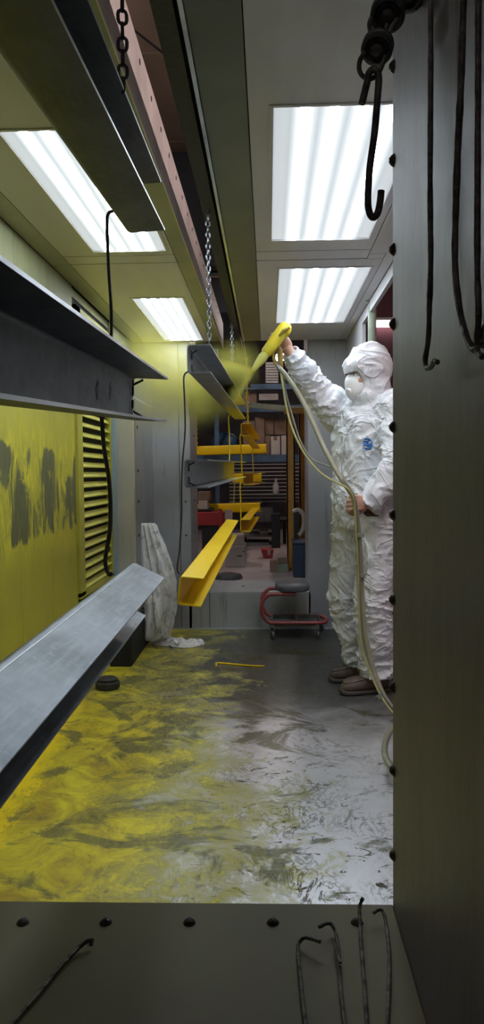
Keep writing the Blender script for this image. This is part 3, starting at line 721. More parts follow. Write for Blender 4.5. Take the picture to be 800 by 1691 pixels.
def wire(name, pts, r, mat, label, cat, group=None, n=6, seg=8, mode='Y'):
    o = obj(name, MB().tube(spline(pts, n), r, seg), mat); return tag(o, label, cat, group)
def PY(l, Y): return [P(x, y, Y) for x, y in l]
GW = 'wire hangers between the channels'
wire('wire_hanger', PY([(188, 348), (179, 353), (177, 375), (180, 450), (184, 520), (183, 612)], 1.70), 0.0036, M['black_iron'], 'dark wire hanger between the highest and the second bare channel', 'hanger', GW)
wire('wire_hanger', PY([(168, 688), (172, 740), (181, 800), (182, 870), (174, 925), (180, 948), (186, 946)], 1.78), 0.0050, M['black_iron'], 'black wire hanger hanging below the second bare channel in front of the louvre', 'hanger', GW)
wire('wire_hanger', PY([(312, 613), (304, 622), (305, 660), (306, 710), (302, 758), (300, 800), (300, 850), (297, 905), (293, 938), (296, 948)], 2.80), 0.0030, M['black_iron'], 'long thin wire hanger at the near end of the middle rack', 'hanger', GW)
wire('wire_hanger', PY([(383, 686), (378, 688), (379, 720), (379, 765)], 4.9), 0.004, M['yellow_wire'], 'short yellowed wire hanger below the far end of the sprayed channel', 'hanger', GW)
wire('wire_hanger', PY([(400, 716), (397, 722), (399, 750), (400, 785), (400, 790)], 6.62), 0.006, M['yellow'], 'yellow wire hanger between upper and middle channel of the third rack', 'hanger', GW)
wire('wire_hanger', PY([(401, 794), (397, 802), (398, 830), (398, 862)], 6.62), 0.006, M['yellow'], 'yellow wire hanger between middle and lower channel of the third rack', 'hanger', GW)
wire('wire_hanger', PY([(417, 738), (418, 765), (419, 786)], 8.64), 0.005, M['yellow_wire'], 'thin yellow wire at the far end of the third rack', 'hanger', GW)
wire('wire_hanger', PY([(388, 790), (387, 815), (386, 838)], 8.72), 0.005, M['yellow_wire'], 'thin yellow wire above the lower crosswise channel', 'hanger', GW)

# S-hook and roller chain at top right, close to the camera
YH = 0.85
M['wheel'] = simple('worn_roller_iron', (0.12, 0.12, 0.125), (0.05, 0.05, 0.052), 0.45, 0.3, 70, 0.3)
rc = thing('roller_chain', 'black conveyor chain with roller wheels hanging in the upper right corner', 'conveyor chain', P(620, 130, YH))
def wheel(px, py, ax, R):
    c = P(px, py, YH); ax = Vector(ax).normalized()
    o = obj('wheel', MB().lathe([(R*0.3, -0.003), (R*0.62, -0.003), (R*0.8, -0.0075), (R, -0.006), (R, -0.002), (R*0.9, 0.0), (R, 0.002), (R, 0.006), (R*0.8, 0.0075), (R*0.62, 0.003), (R*0.3, 0.004)], c, ax, 28), M['wheel'], rc)
    obj('hub', MB().lathe([(0, -0.007), (R*0.2, -0.007), (R*0.34, -0.004), (R*0.36, 0.008), (R*0.16, 0.010), (0, 0.010)], c, ax, 14), M['hook_iron'], o)
wheel(624, 78, (-0.22, -0.62, -0.75), 0.0170); wheel(641, 22, (-0.15, -0.6, -0.75), 0.0185); wheel(676, -12, (-0.2, -0.6, -0.7), 0.018)
def loop(pts, closed=False):
    obj('wire_loop', MB().tube(spline(PY(pts, YH), 6), 0.0026, 8), M['hook_iron'], rc)
loop([(603, 86), (595, 100), (594, 116), (601, 127), (614, 130), (626, 120), (633, 104), (637, 92)])
loop([(616, 25), (611, 38), (612, 50), (616, 60)]); loop([(640, 40), (637, 52), (632, 62)]); loop([(655, 5), (665, 18), (650, 40), (640, 62)])
wire('s_hook', PY([(598, 172), (602, 155), (607, 135), (610, 121), (616, 115), (623, 118), (626, 130), (624, 160), (619, 220), (611, 280), (608, 330), (611, 352), (617, 359), (624, 352), (628, 335), (630, 315)], YH-0.005), 0.0038, M['hook_iron'], 'black S-hook hanging from the roller chain in front of the bright ceiling panel', 'hook', n=8, seg=12)

# long hooks hanging along the right jamb
GJ = 'long wire hooks hanging along the right jamb'
def jw(name, l, X, r, label, rs=None):
    pts = [PX(x, y, X) for x, y in l]; sp = spline(pts, 5)
    rr = [r*(1+0.22*noise.noise(Vector((i*0.7, X*50, 3)))) for i in range(len(sp))]
    tag(obj(name, MB().tube(sp, rr, 8), M['hook_iron']), label, 'hook', GJ)
jw('long_hook', [(711, -60), (712, 100), (711, 300), (712, 430), (710, 500), (708, 560), (703, 592), (705, 607), (712, 606), (718, 597), (723, 598)], 0.152, 0.0026, 'thin black hook hanging on the jamb, leftmost, ending in a small curl')
jw('long_hook', [(768, -60), (765, 40), (762, 140), (757, 240), (754, 330), (752, 430), (758, 500), (768, 545), (778, 572), (786, 577), (793, 562), (803, 540)], 0.146, 0.0026, 'crusted grey hook curving along the jamb into a wide bend')
jw('long_hook', [(791, -60), (790, 200), (789, 430), (791, 520), (788, 575), (797, 590)], 0.142, 0.0022, 'thick black hook at the right picture edge, nearly straight')
jw('long_hook', [(812, -60), (810, 200), (808, 430), (804, 545), (797, 572)], 0.146, 0.0020, 'thin hook furthest right along the jamb, cut by the picture edge')

# hooks lying on the sill
GS = 'wire hooks lying on the near sill'
def sh(l, label, r=0.0024, zs=None):
    zs = zs or [0.004]*len(l)
    pts = [PZ(x, y, SZ+0.001+z) for (x, y), z in zip(l, zs)]; sp = spline(pts, 6)
    rr = [r*(1+0.25*noise.noise(Vector((i*0.5, r*1e3, l[0][0])))) for i in range(len(sp))]
    tag(obj('wire_hook', MB().tube(sp, rr, 8), M['sill_hook']), label, 'hook', GS)
sh([(-15, 1735), (20, 1691), (60, 1645), (100, 1597), (130, 1565), (146, 1553), (152, 1552), (150, 1562)], 'single wire hook lying slantwise at the left of the sill', 0.0026, [.004, .004, .004, .004, .006, .010, .009, .004])
sh([(512, 1760), (505, 1691), (498, 1630), (493, 1575), (494, 1558), (503, 1549), (517, 1551), (529, 1555)], 'wire hook on the sill with its tip bent right, leftmost of four', zs=[.004, .004, .004, .004, .006, .012, .016, .018])
sh([(580, 1760), (570, 1691), (564, 1640), (560, 1580), (556, 1545), (549, 1528), (541, 1525), (527, 1531)], 'wire hook on the sill with a knotted neck and tip bent left', zs=[.004, .004, .004, .004, .006, .010, .014, .014])
sh([(614, 1760), (607, 1691), (602, 1620), (597, 1560), (595, 1520), (594, 1500), (597, 1489), (600, 1483)], 'straight wire hook whose tip stands up past the sill edge', zs=[.004, .004, .004, .006, .010, .016, .022, .027])
sh([(640, 1760), (640, 1691), (643, 1620), (643, 1570), (639, 1530), (634, 1508), (627, 1502), (617, 1508)], 'wire hook nearest the right jamb with curled tip', zs=[.004, .004, .004, .004, .006, .012, .016, .014])
sh([(551, 1551), (553, 1560), (556, 1575), (563, 1590)], 'short scrap of bent wire on the sill between the hooks', 0.0016, zs=[.009, .009, .009, .009])

# yellow rod lying on the booth floor
rod = [PZ(358, 1100, 0.005), PZ(358, 1095, 0.005), PZ(375, 1096, 0.005), PZ(410, 1099, 0.005), PZ(437, 1100, 0.005)]
tag(obj('floor_rod', MB().tube(spline(rod, 5), 0.005, 8), M['yellow']), 'thin yellow hooked rod lying on the booth floor', 'rod')
# dark puck beside the left wall
c = PZ(178, 1136, 0.0); pk = thing('rubber_disc', 'dark round rubber disc on the floor beside the left wall', 'disc', c)
obj('lower_ring', MB().lathe([(0.060, 0), (0.066, 0.006), (0.066, 0.034), (0.060, 0.040), (0.035, 0.040)], c, (0, 0, 1), 24), M['rubber'], pk)
obj('upper_ring', MB().lathe([(0.052, 0.040), (0.054, 0.044), (0.054, 0.052), (0.046, 0.058), (0.0, 0.056)], c, (0, 0, 1), 24), M['rubber'], pk)

# ================================================================== DUST SHEET
def sheet():
    # hanging bundle: loft of folded outlines
    mb = MB(); Y = 5.1
    prof = [(1056, 236, 268, .07), (1050, 233, 280, .10), (1030, 234, 287, .11), (1000, 231, 292, .11), (960, 226, 292, .10), (930, 225, 286, .09), (900, 225, 274, .075), (880, 225, 264, .06), (868, 225, 259, .045), (864, 227, 256, .025)]
    seg = 56; rings = []
    zz = []
    for i in range(len(prof)-1):
        for k in range(6):
            u = k/6; zz.append([prof[i][j]*(1-u)+prof[i+1][j]*u for j in range(4)])
    zz.append(list(prof[-1]))
    for py, xa, xb, dep in zz:
        A, B = P(xa, py, Y), P(xb, py, Y); c = (A+B)/2; hw = (B.x-A.x)/2
        ring = []
        for k in range(seg):
            t = 2*math.pi*k/seg
            q = Vector((math.cos(t)*1.1, math.sin(t)*1.1, c.z*1.6))
            wv_ = noise.noise(q*1.3+Vector((2, 5, 4)))*1.6
            f = 0.96-0.30*abs(math.sin(t*4.5+c.z*2.5+wv_*1.5))**0.6-abs(noise.noise(q*2.8+Vector((0, 0, 4))))*0.42+0.10*noise.noise(q*6)
            ring.append(mb.bm.verts.new(Vector((c.x+hw*1.14*math.cos(t)*(0.55+0.45*f), c.y+dep*math.sin(t)*f, max(c.z, 0.004)))))
        rings.append(ring)
    for a_, b_ in zip(rings, rings[1:]):
        for k in range(seg): mb.bm.faces.new((a_[k], a_[(k+1) % seg], b_[(k+1) % seg], b_[k]))
    mb.bm.faces.new(rings[0][::-1]); mb.bm.faces.new(rings[-1])
    return mb
cs = thing('dust_sheet', 'crumpled dirty white dust sheet hanging in the far left corner, its tail on the floor', 'dust sheet', P(255, 1055, 5.1))
obj('hanging_fold', sheet(), M['cloth'], cs)
mb = MB(); nx, ny = 40, 16
g = []
for j in range(ny+1):
    row = []
    for i in range(nx+1):
        u, v = i/nx, j/ny
        e = math.sqrt(max(0, 1-(2*u-1)**4))*0.5+0.02
        x = -0.80+u*0.36; y = 5.14+(v-0.5)*0.30*e+0.03*math.sin(u*7)
        h = 0.055*math.sin(math.pi*v)**0.7*e*2*(0.5+0.9*abs(noise.noise(Vector((u*6, v*3, 1)))))
        row.append(mb.bm.verts.new((x, y, 0.003+h)))
    g.append(row)
for j in range(ny):
    for i in range(nx): mb.bm.faces.new((g[j][i], g[j][i+1], g[j+1][i+1], g[j+1][i]))
obj('tail', mb, M['cloth'], cs)
tag(obj('loose_cord', MB().tube(spline([PZ(268, 1050, .03), PZ(272, 1058, .006), PZ(277, 1063, .006), PZ(284, 1070, .006)], 5), 0.004, 6), M['rubber']), 'short black cord end on the floor below the dust sheet', 'cord')

# ================================================================== CREEPER STOOL
def stool():
    t = thing('rolling_stool', 'low red-framed rolling mechanic stool with grey padded seat before the far curb', 'stool', (0.2, 5.45, 0))
    y0, y1 = 5.30, 5.57; zb, zt = 0.115, 0.315
    xL, xR = P(437, 1030, 5.3).x, P(540, 1030, 5.3).x+0.01
    # base frame: rounded ring
    r = 0.013
    def flat(pts, name): return obj(name, MB().tube(spline(pts, 5), r, 10), M['red_paint'], t)
    base = [(xL+0.04, y0, zb), (xR-0.06, y0, zb), (xR-0.01, y0+0.06, zb), (xR, (y0+y1)/2, zb), (xR-0.02, y1-0.05, zb), (xR-0.08, y1, zb), (xL+0.06, y1, zb)]
    flat(base, 'base_frame')
    for y in (y0, y1):
        flat([(xL+0.05, y, zb), (xL+0.02, y, zb+0.012), (xL-0.012, y, zb+0.055), (xL-0.018, y, (zb+zt)/2), (xL-0.008, y, zt-0.045), (xL+0.03, y, zt-0.006), (xL+0.07, y, zt), (xL+0.22, y, zt)], 'side_tube')
    tr = MB().box((xL+0.05, y0+0.02, zb-0.022), (xR-0.06, y1-0.02, zb-0.018))
    for a_, b_ in (((xL+0.05, y0+0.012), (xR-0.05, y0+0.02)), ((xL+0.05, y1-0.02), (xR-0.05, y1-0.012)), ((xL+0.05, y0+0.02), (xL+0.06, y1-0.02)), ((xR-0.06, y0+0.02), (xR-0.05, y1-0.02)), (((xL+xR)/2, y0+.02), ((xL+xR)/2+.01, y1-.02))):
        tr.box((*a_, zb-0.022), (*b_, zb+0.012))
    obj('tool_tray', tr, M['tray'], t, smooth=False)
    # seat
    mb = MB(); sx0, sx1, sy0, sy1 = P(455, 980, 5.3).x, P(512, 980, 5.3).x+0.005, y0-0.03, y1+0.03
    n = 14; top = []; 
    cx, cy = (sx0+sx1)/2, (sy0+sy1)/2
    secs = [(0.86, 0), (0.97, 0.006), (1.0, 0.022), (0.97, 0.040), (0.88, 0.050), (0.5, 0.058), (0.1, 0.060)]
    rings = []
    for s_, z in secs:
        ring = []
        for k in range(32):
            a_ = 2*math.pi*k/32; ca, sa = math.cos(a_), math.sin(a_)
            q = (abs(ca)**3.5+abs(sa)**3.5)**(-1/3.5)
            ring.append(mb.bm.verts.new((cx+(sx1-sx0)/2*ca*q*s_, cy+(sy1-sy0)/2*sa*q*s_, zt+0.014+z)))
        rings.append(ring)
    for a_, b_ in zip(rings, rings[1:]):
        for k in range(32): mb.bm.faces.new((a_[k], a_[(k+1) % 32], b_[(k+1) % 32], b_[k]))
    mb.bm.faces.new(rings[0][::-1]); mb.bm.faces.new(rings[-1])
    obj('seat', mb, M['vinyl'], t)
    for x, y in ((xL+0.055, y0), (xR-0.075, y0), (xL+0.055, y1), (xR-0.03, y1)):
        cst = obj('caster', MB().box((x-0.014, y-0.016, 0.028), (x-0.011, y+0.016, zb-0.016)).box((x+0.011, y-0.016, 0.028), (x+0.014, y+0.016, zb-0.016)).box((x-0.014, y-0.016, zb-0.03), (x+0.014, y+0.016, zb-0.014)), M['chrome'], t, smooth=False)
        obj('wheel', MB().lathe([(0.008, -0.010), (0.028, -0.009), (0.030, -0.004), (0.030, 0.004), (0.028, 0.009), (0.008, 0.010)], (x, y, 0.030), (0.9, 0.35, 0), 18), M['hook_iron'], cst)
stool()

# ================================================================== PIPE AND LAMP IN THE ALCOVE
c = P(615, 530, 4.42)
pp = thing('support_pipe', 'grey-green upright pipe behind the hooded worker', 'pipe', (c.x, c.y, 0))
obj('pipe', MB().tube([(c.x, c.y, 0.0), (c.x, c.y, 2.13)], 0.024, 16), M['pipe'], pp)
obj('flange', MB().lathe([(0.034, 0), (0.036, 0.02), (0.028, 0.03)], (c.x, c.y, 2.105), (0, 0, 1), 16), M['pipe'], pp)
c = P(634, 535, 5.63)
tl = thing('tube_light', 'small lit tube lamp on the maroon wall behind the pipe', 'lamp', c)
obj('tube', MB().box((c.x-0.07, c.y-0.03, c.z-0.02), (c.x+0.09, c.y+0.02, c.z+0.02)), emit('alcove_tube', (1.0, 0.9, 0.88), 4), tl, smooth=False)
obj('housing', MB().box((c.x-0.09, c.y-0.035, c.z+0.021), (c.x+0.11, c.y+0.03, c.z+0.04)), M['white_pl'], tl, smooth=False)

# ================================================================== SHOP BEYOND THE OPENING
def pbox(px0, py0, px1, py1, Y, d, mb=None):
    """box whose front face at depth Y spans the given picture rectangle"""
    a = P(px0, py1, Y); b = P(px1, py0, Y)
    return (mb or MB()).box((min(a.x, b.x), Y, min(a.z, b.z)), (max(a.x, b.x), Y+d, max(a.z, b.z)))
SF = 0.272
YS = 9.0
sx0, sx1 = -1.15, 0.62
rk = thing('shelving_rack', 'tall blue shelving rack with wire shelves beyond the far opening', 'shelving', (-0.2, YS, SF))
for k, (py0, py1) in enumerate(((634, 643), (669, 680), (751, 763))):
    z1 = P(440, py0, YS).z; z0 = P(440, py1, YS).z
    s = obj('shelf', MB().box((sx0, YS, z0), (sx1, YS+0.03, z1)).box((sx0, YS+0.03, z1-0.012), (sx1, YS+0.55, z1-0.004)), M['blue_rack'], rk, smooth=False)
for x in (sx0, -0.62, sx1-0.05):
    obj('upright', MB().box((x, YS-0.01, SF), (x+0.05, YS+0.04, 2.6)), M['blue_rack'], rk, smooth=False)
for i in range(11):
    z = P(430, 767+i*6.2, YS).z
    obj('shelf_wire', MB().tube([(P(378, 770, YS).x, YS+0.02+i*0.012, z), (P(497, 770, YS).x, YS+0.02+i*0.012, z)], 0.0055, 6), M['white_pl'], rk)
def carton(rect, Y, d, mat, label, cat='box', name='cardboard_box', grp=None, tape=None):
    o = thing(name, label, cat, ((P(rect[0], rect[3], Y).x+P(rect[2], rect[3], Y).x)/2, Y+d/2, P(rect[0], rect[3], Y).z), grp)
    obj('carton', pbox(*rect, Y, d), M[mat], o, smooth=False, bevel=0.004)
    if tape: obj('paper_label', pbox(*tape, Y-0.003, 0.002), M['card_pale'], o, smooth=False)
    return o
GB = 'cartons on the shelves beyond the opening'
zs = P(440, 751, YS).z
def shelf_box(x0, x1, ytop, ybase, Y, d, mat, label, **k):
    return carton((x0, ytop, x1, ybase), Y, d, mat, label, grp=GB, **k)
shelf_box(402, 421, 695, 751, 9.06, .35, 'cardboard', 'brown carton on the middle shelf beyond the opening, left of the tall one')
shelf_box(422, 437, 688, 751, 9.08, .35, 'cardboard', 'tall brown carton on the middle shelf beyond the opening')
shelf_box(438, 452, 690, 718, 9.12, .3, 'cardboard', 'upper brown carton on the middle shelf, above the white-fronted one')
shelf_box(438, 447, 719, 751, 9.10, .3, 'cardboard', 'small brown carton squeezed beside the white-fronted one')
shelf_box(448, 463, 720, 751, 9.04, .3, 'card_pale', 'white-fronted carton with a dark notch on the middle shelf')
shelf_box(465, 474, 719, 751, 9.05, .3, 'card_pale', 'narrow pale carton beside the orange post')
shelf_box(453, 475, 692, 718, 9.14, .3, 'cardboard', 'brown carton on the middle shelf touching the orange post')
obj('notch', pbox(452, 720, 458, 727, 9.036, 0.003), M['cardboard'], [o for o in COL.objects if o.get('label', '').startswith('white-fronted')][0], smooth=False)
shelf_box(428, 460, 650, 661, 9.03, .4, 'card_pale', 'flat pale carton stack on the second shelf beyond the opening')
shelf_box(402, 424, 648, 669, 9.08, .4, 'cardboard', 'brown carton on the second shelf, behind the spray mist')
# bundle of rods on the top shelf
bd = thing('filter_stack', 'stack of grey ribbed filters on the top shelf beneath the spray gun', 'filter stack', P(450, 633, 9.05))
for i in range(8): obj('filter', pbox(439, 598+i*4.4, 460, 601.6+i*4.4, 9.05, 0.3), M['white_pl'], bd, smooth=False)
mb = MB(); c = P(372, 735, 9.2); mb.ell((c.x, c.y+0.05, c.z+0.02), (0.17, 0.15, 0.14), seg=20, rings=12)
for v in mb.bm.verts: v.co += v.co.normalized()*0.03*noise.noise(v.co*9); v.co.z = max(v.co.z, zs-0.001)
tag(obj('tarp_bundle', mb, M['bluetarp']), 'dark blue crumpled plastic bundle on the middle shelf', 'bundle')
# bottle on the wire shelf
c = P(456, 816, 8.96); bt = thing('spray_bottle', 'pale plastic bottle standing before the wire shelf', 'bottle', c)
obj('bottle', MB().lathe([(0.032, 0), (0.036, 0.01), (0.036, 0.10), (0.015, 0.13), (0.013, 0.15)], c, (0, 0, 1), 14), M['white_pl'], bt)
obj('cap', MB().lathe([(0.017, 0.15), (0.017, 0.175), (0.008, 0.185)], c, (0, 0, 1), 12), M['white_pl'], bt)
tag(obj('bottle_board', pbox(378, 817, 497, 820, 8.90, 0.2), M['dark_machine'], smooth=False), 'dark narrow board below the wire shelf', 'board')
# slanted green-grey plank near the mist
a, b = P(402, 664, 8.93), P(505, 672, 7.06)
tag(obj('angle_bar', MB().poly([a, a+Vector((0, 0, -.055)), a+Vector((0, .05, -.055)), a+Vector((0, .05, 0))], b-a), M['pipe'], smooth=False), 'grey-green bar slanting in front of the blue shelving', 'bar')
# orange gate frame
of = thing('orange_frame', 'orange painted upright frame of two posts and a crossbar beyond the opening', 'frame', P(490, 938, 7.0))
def post(x0, x1, y1, Y, name='post'):
    a = P(x0, 700, Y).x; b = P(x1, 700, Y).x
    return obj(name, MB().box((a, Y, SF), (a+0.012, Y+0.07, P(480, y1, Y).z)).box((a, Y, SF), (b, Y+0.008, P(480, y1, Y).z)).box((b-0.012, Y, SF), (b, Y+0.07, P(480, y1, Y).z)), M['orange_rack'], of, smooth=False)
post(473, 487, 680, 7.0); post(494, 509, 684, 7.3)
obj('crossbar', pbox(470, 673, 510, 683, 6.98, 0.09), M['orange_rack'], of, smooth=False)
obj('base_plate', MB().box((P(470, 940, 7.0).x, 6.95, SF), (P(492, 940, 7.0).x, 7.14, SF+0.008)), M['orange_rack'], of, smooth=False)
# navy bin
c = P(496, 960, 6.45)
nb = thing('storage_bin', 'tall navy plastic bin at the right side of the far opening', 'bin', (c.x, 6.6, SF))
x0, x1 = P(484, 930, 6.45).x, P(510, 930, 6.45).x
obj('bin_body', MB().box((x0+.004, 6.45, SF), (x1, 6.75, P(490, 899, 6.45).z)), M['navy'], nb, smooth=False, bevel=0.01)
obj('lid', MB().box((x0-.002, 6.44, P(490, 899, 6.45).z), (x1+.004, 6.76, P(490, 895, 6.45).z)), M['navy'], nb, smooth=False, bevel=0.004)
# white jug behind the bin
jc = P(494, 872, 6.9); jg = thing('white_jug', 'rounded white plastic handle piece above the navy bin', 'jug', jc)
obj('curved_handle', MB().tube(spline(PY([(484, 845), (492, 842), (500, 848), (503, 860), (500, 875), (494, 884)], 6.9), 6), 0.019, 10), M['white_pl'], jg)
obj('dark_insert', pbox(486, 848, 494, 896, 6.92, 0.06), M['dark_machine'], jg, smooth=False, bevel=0.004)
# red toolbox and things at left
rt_ = thing('red_cabinet', 'red metal tool chest at the left side of the far opening', 'tool chest', (P(345, 900, 8.3).x, 8.4, SF))
obj('top_tray', pbox(322, 846, 372, 868, 8.3, 0.4), M['shop_red'], rt_, smooth=False, bevel=0.006)
obj('side_panel', pbox(362, 840, 367, 900, 8.28, 0.02), M['shop_red'], rt_, smooth=False)
obj('stand', MB().box((P(322, 0, 8.3).x, 8.32, SF), (P(360, 0, 8.3).x, 8.68, P(340, 868, 8.3).z)), M['dark_machine'], rt_, smooth=False)
carton((327, 812, 346, 827), 8.5, .25, 'cardboard', 'brown carton above the red tool chest'); carton((328, 827, 343, 841), 8.45, .3, 'card_pale', 'pale carton directly above the red tool chest')
tag(obj('wall_shelf_board', pbox(318, 841, 350, 844, 8.4, 0.4), M['dark_machine'], smooth=False), 'dark board carrying two cartons above the red tool chest', 'board')
tag(obj('printed_sheet', pbox(372, 842, 384, 868, 8.25, 0.01), M['card_pale'], smooth=False), 'pale printed sheet beside the red tool chest', 'paper')
# white cartons on the floor
wc = thing('white_carton', 'large dull white carton on the shop floor behind the long yellow channel', 'box', (P(390, 935, 7.2).x, 7.4, SF), 'white cartons on the shop floor')
obj('carton', MB().box((P(372, 900, 7.2).x, 7.2, SF), (P(405, 900, 7.2).x, 7.6, P(390, 902, 7.2).z)), M['card_pale'], wc, smooth=False, bevel=0.006)
wc2 = thing('white_carton', 'smaller dull white carton stacked on the large one', 'box', (P(390, 900, 7.25).x, 7.4, P(390, 902, 7.2).z), 'white cartons on the shop floor')
obj('carton', MB().box((P(379, 900, 7.25).x, 7.25, P(390, 902, 7.2).z+.001), (P(403, 900, 7.25).x, 7.5, P(390, 884, 7.2).z)), M['card_pale'], wc2, smooth=False, bevel=0.006)
for w_, r in ((wc, (392, 917, 400, 919)), (wc, (401.5, 909, 403.5, 912))): obj('hand_slot', pbox(*r, 7.197, 0.004), M['dark_machine'], w_, smooth=False)
# black round mat
c = PZ(377, 955, SF)
tag(obj('round_base', MB().lathe([(0.12, 0), (0.125, 0.01), (0.11, 0.035), (0.04, 0.05), (0.03, 0.05), (0, 0.05)], (c.x, c.y, SF), (0, 0, 1), 28), M['rubber']), 'dark round stand base lying on the shop floor near the curb', 'base')
# machine bench in the dark
bn = thing('machine_bench', 'dark machine bench with a thick column in the back of the shop', 'bench', (P(440, 900, 9.5).x, 9.6, SF))
obj('bench_top', pbox(400, 858, 475, 863, 9.4, 0.6), M['dark_machine'], bn, smooth=False)
obj('column', pbox(449, 848, 463, 918, 9.0, 0.12), M['pipe'], bn, smooth=False, bevel=0.01).data.materials[0] = M['dark_machine']
obj('lower_shelf', pbox(398, 884, 452, 887, 9.4, 0.5), M['concrete'], bn, smooth=False)
obj('cover_plate', pbox(423, 838, 451, 862, 9.3, 0.03), M['curb'], bn, smooth=False)
obj('drum', MB().lathe([(0.05, 0), (0.05, 0.02), (0.03, 0.022), (0.03, 0.01), (0, 0.01)], P(439, 829, 9.2), (0, -1, 0), 18), M['dark_machine'], bn)
obj('leg', pbox(402, 863, 407, 905, 9.5, 0.05), M['dark_machine'], bn, smooth=False); obj('leg', pbox(468, 863, 473, 920, 9.5, 0.05), M['dark_machine'], bn, smooth=False)
for i, (x0, x1, y0) in enumerate(((402, 412, 878), (413, 428, 880), (429, 443, 877))):
    tag(obj('metal_scrap', pbox(x0, y0, x1, 884, 9.45, 0.25), M['card_pale' if i != 1 else 'concrete'], smooth=False, bevel=0.003), ('left', 'middle', 'right')[i]+' of three pale offcuts on the low shelf of the bench', 'offcut')
tag(obj('floor_riser', MB().box((P(398, 905, 9.4).x, 9.3, SF), (P(445, 905, 9.4).x, 9.9, P(420, 888, 9.4).z-0.06)), M['concrete'], smooth=False), 'low grey plinth under the bench at the back of the shop', 'plinth')
# red box with white tag
rb = thing('red_box', 'small red box with a white tag on the shop floor', 'box', (P(443, 925, 7.9).x, 8.0, SF))
x0, x1 = P(433, 920, 7.9).x, P(452, 920, 7.9).x; zt_ = P(440, 907, 7.9).z
obj('box_body', MB().poly([(x0-.01, 7.9, zt_), (x1+.005, 7.9, zt_-.01), (x1-.01, 7.9, SF), (x0+.015, 7.9, SF)], (0, .16, 0)), M['shop_red'], rb, smooth=False, bevel=0.004)
obj('tag', pbox(442, 908, 447, 917, 7.896, 0.003), M['card_pale'], rb, smooth=False)
for i, (r, m, lb) in enumerate((((446, 926, 458, 937), 'cardboard', 'brown wood block on the shop floor, left one'), ((458, 931, 477, 940), 'pipe', 'grey block on the shop floor against the orange frame'), ((459, 923, 476, 931), 'cardboard', 'brown wood block lying on the grey one'))):
    Y = 7.1; o = pbox(*r, Y-0.30, 0.12)
    zmin = min(v.co.z for v in o.bm.verts)
    if i < 2: 
        for v in o.bm.verts:
            if v.co.z < zmin+.001: v.co.z = SF
    tag(obj('wood_block', o, M[m], smooth=False, bevel=0.004), lb, 'block', 'blocks on the shop floor')
# tube lamps added out of view to brighten; short one inferred from floor reflection
def ES(k): return emit('unseen_tube', (1.0, 0.86, 0.82), LAMP_SHOP*k)
for i, (x, y, z, ln, pw, lb) in enumerate(((-1.5, 7.6, 2.75, .6, 3.4, 'added out-of-view tube lamp in the shop, left of the far opening'), (0.44, 8.0, 2.72, .25, 4.5, 'short tube lamp in the shop behind the right wall of the booth'),
        (1.3, 2.6, 2.85, .6, 4.5, 'added out-of-view tube lamp above the booth roof on the right'), (-0.5, -1.5, 2.9, .5, 2.4, 'added tube lamp behind the camera, brightening the near end'), (1.5, 9.8, 2.75, .6, 2.8, 'added out-of-view tube lamp in the shop, right of the far opening'), (-1.9, 3.4, 2.85, .6, 2.4, 'added out-of-view tube lamp above the booth roof on the left'))):
    t = thing('unseen_lamp', lb, 'lamp', (x, y, z), 'tube lamps of the shop')
    obj('tube', MB().tube([(x, y-ln, z), (x, y+ln, z)], 0.03, 10), ES(pw), t); obj('housing', MB().box((x-.06, y-ln-.02, z+.035), (x+.06, y+ln+.02, z+.07)), M['white_pl'], t, smooth=False)
    for k in (-.8, .8): obj('hanger', MB().tube([(x, y+k*ln, z+.07), (x, y+k*ln, 3.40)], 0.004, 6), M['black_iron'], t)
c = P(463, 590, 11.7)
t = thing('shop_floodlight', 'small bright lamp far back in the shop, seen just under the raised hand', 'lamp', c)
obj('lamp_glass', MB().lathe([(0.0, -0.02), (0.06, -0.015), (0.07, 0.0)], c, (0, 1, 0), 16), emit('flood_glass', (1.0, 0.9, 0.8), 60), t)
obj('lamp_body', MB().lathe([(0.075, 0.0), (0.075, 0.05), (0.04, 0.3)], c, (0, 1, 0), 16), M['dark_machine'], t)

# ================================================================== PERSON
def remesh(mb, voxel, smooth=2, name='tmp'):
    me = bpy.data.meshes.new(name); bmesh.ops.recalc_face_normals(mb.bm, faces=mb.bm.faces); mb.bm.to_mesh(me); mb.bm.free()
    o = bpy.data.objects.new(name, me); COL.objects.link(o)
    md = o.modifiers.new('r', 'REMESH'); md.mode = 'VOXEL'; md.voxel_size = voxel
    if smooth: s = o.modifiers.new('s', 'SMOOTH'); s.iterations = smooth; s.factor = 0.5
    dg = bpy.context.evaluated_depsgraph_get(); dg.update()
    bm = bmesh.new(); bm.from_mesh(o.evaluated_get(dg).to_mesh()); bpy.data.objects.remove(o); bpy.data.meshes.remove(me)
    r = MB(); r.bm.free(); r.bm = bm; return r
PB = Vector((0.535, 4.10, 0))
FWD = Vector((-0.80, -0.60, 0)).normalized(); LFT = Vector((0, 0, 1)).cross(FWD)
ANG = math.atan2(LFT.y, LFT.x)
def at(f, l, z): return PB+FWD*f+LFT*l+Vector((0, 0, z))
person = thing('person', 'person in hooded white coverall and white respirator holding up a spray gun', 'person', (PB.x, PB.y, 0))
sh_r = P(566, 688, 4.20); el_r = P(518, 640, 4.12); wr_r = P(482, 586, 4.035)
sh_l = at(0.0, 0.20, 1.47); el_l = at(0.09, 0.30, 1.20); wr_l = P(611, 831, 3.80)
hip_r = at(0.0, -0.10, 0.93); hip_l = at(0.0, 0.10, 0.93)
kn_r = P(572, 985, 4.20); an_r = P(592, 1108, 4.24)
kn_l = P(617, 990, 3.98); an_l = P(622, 1118, 4.02)
HC = P(608, 621, 4.06)                     # head centre
HF = Vector((-0.93, -0.36, -0.10)).normalized()
HL = Vector((0, 0, 1)).cross(HF).normalized(); HU = HF.cross(HL)
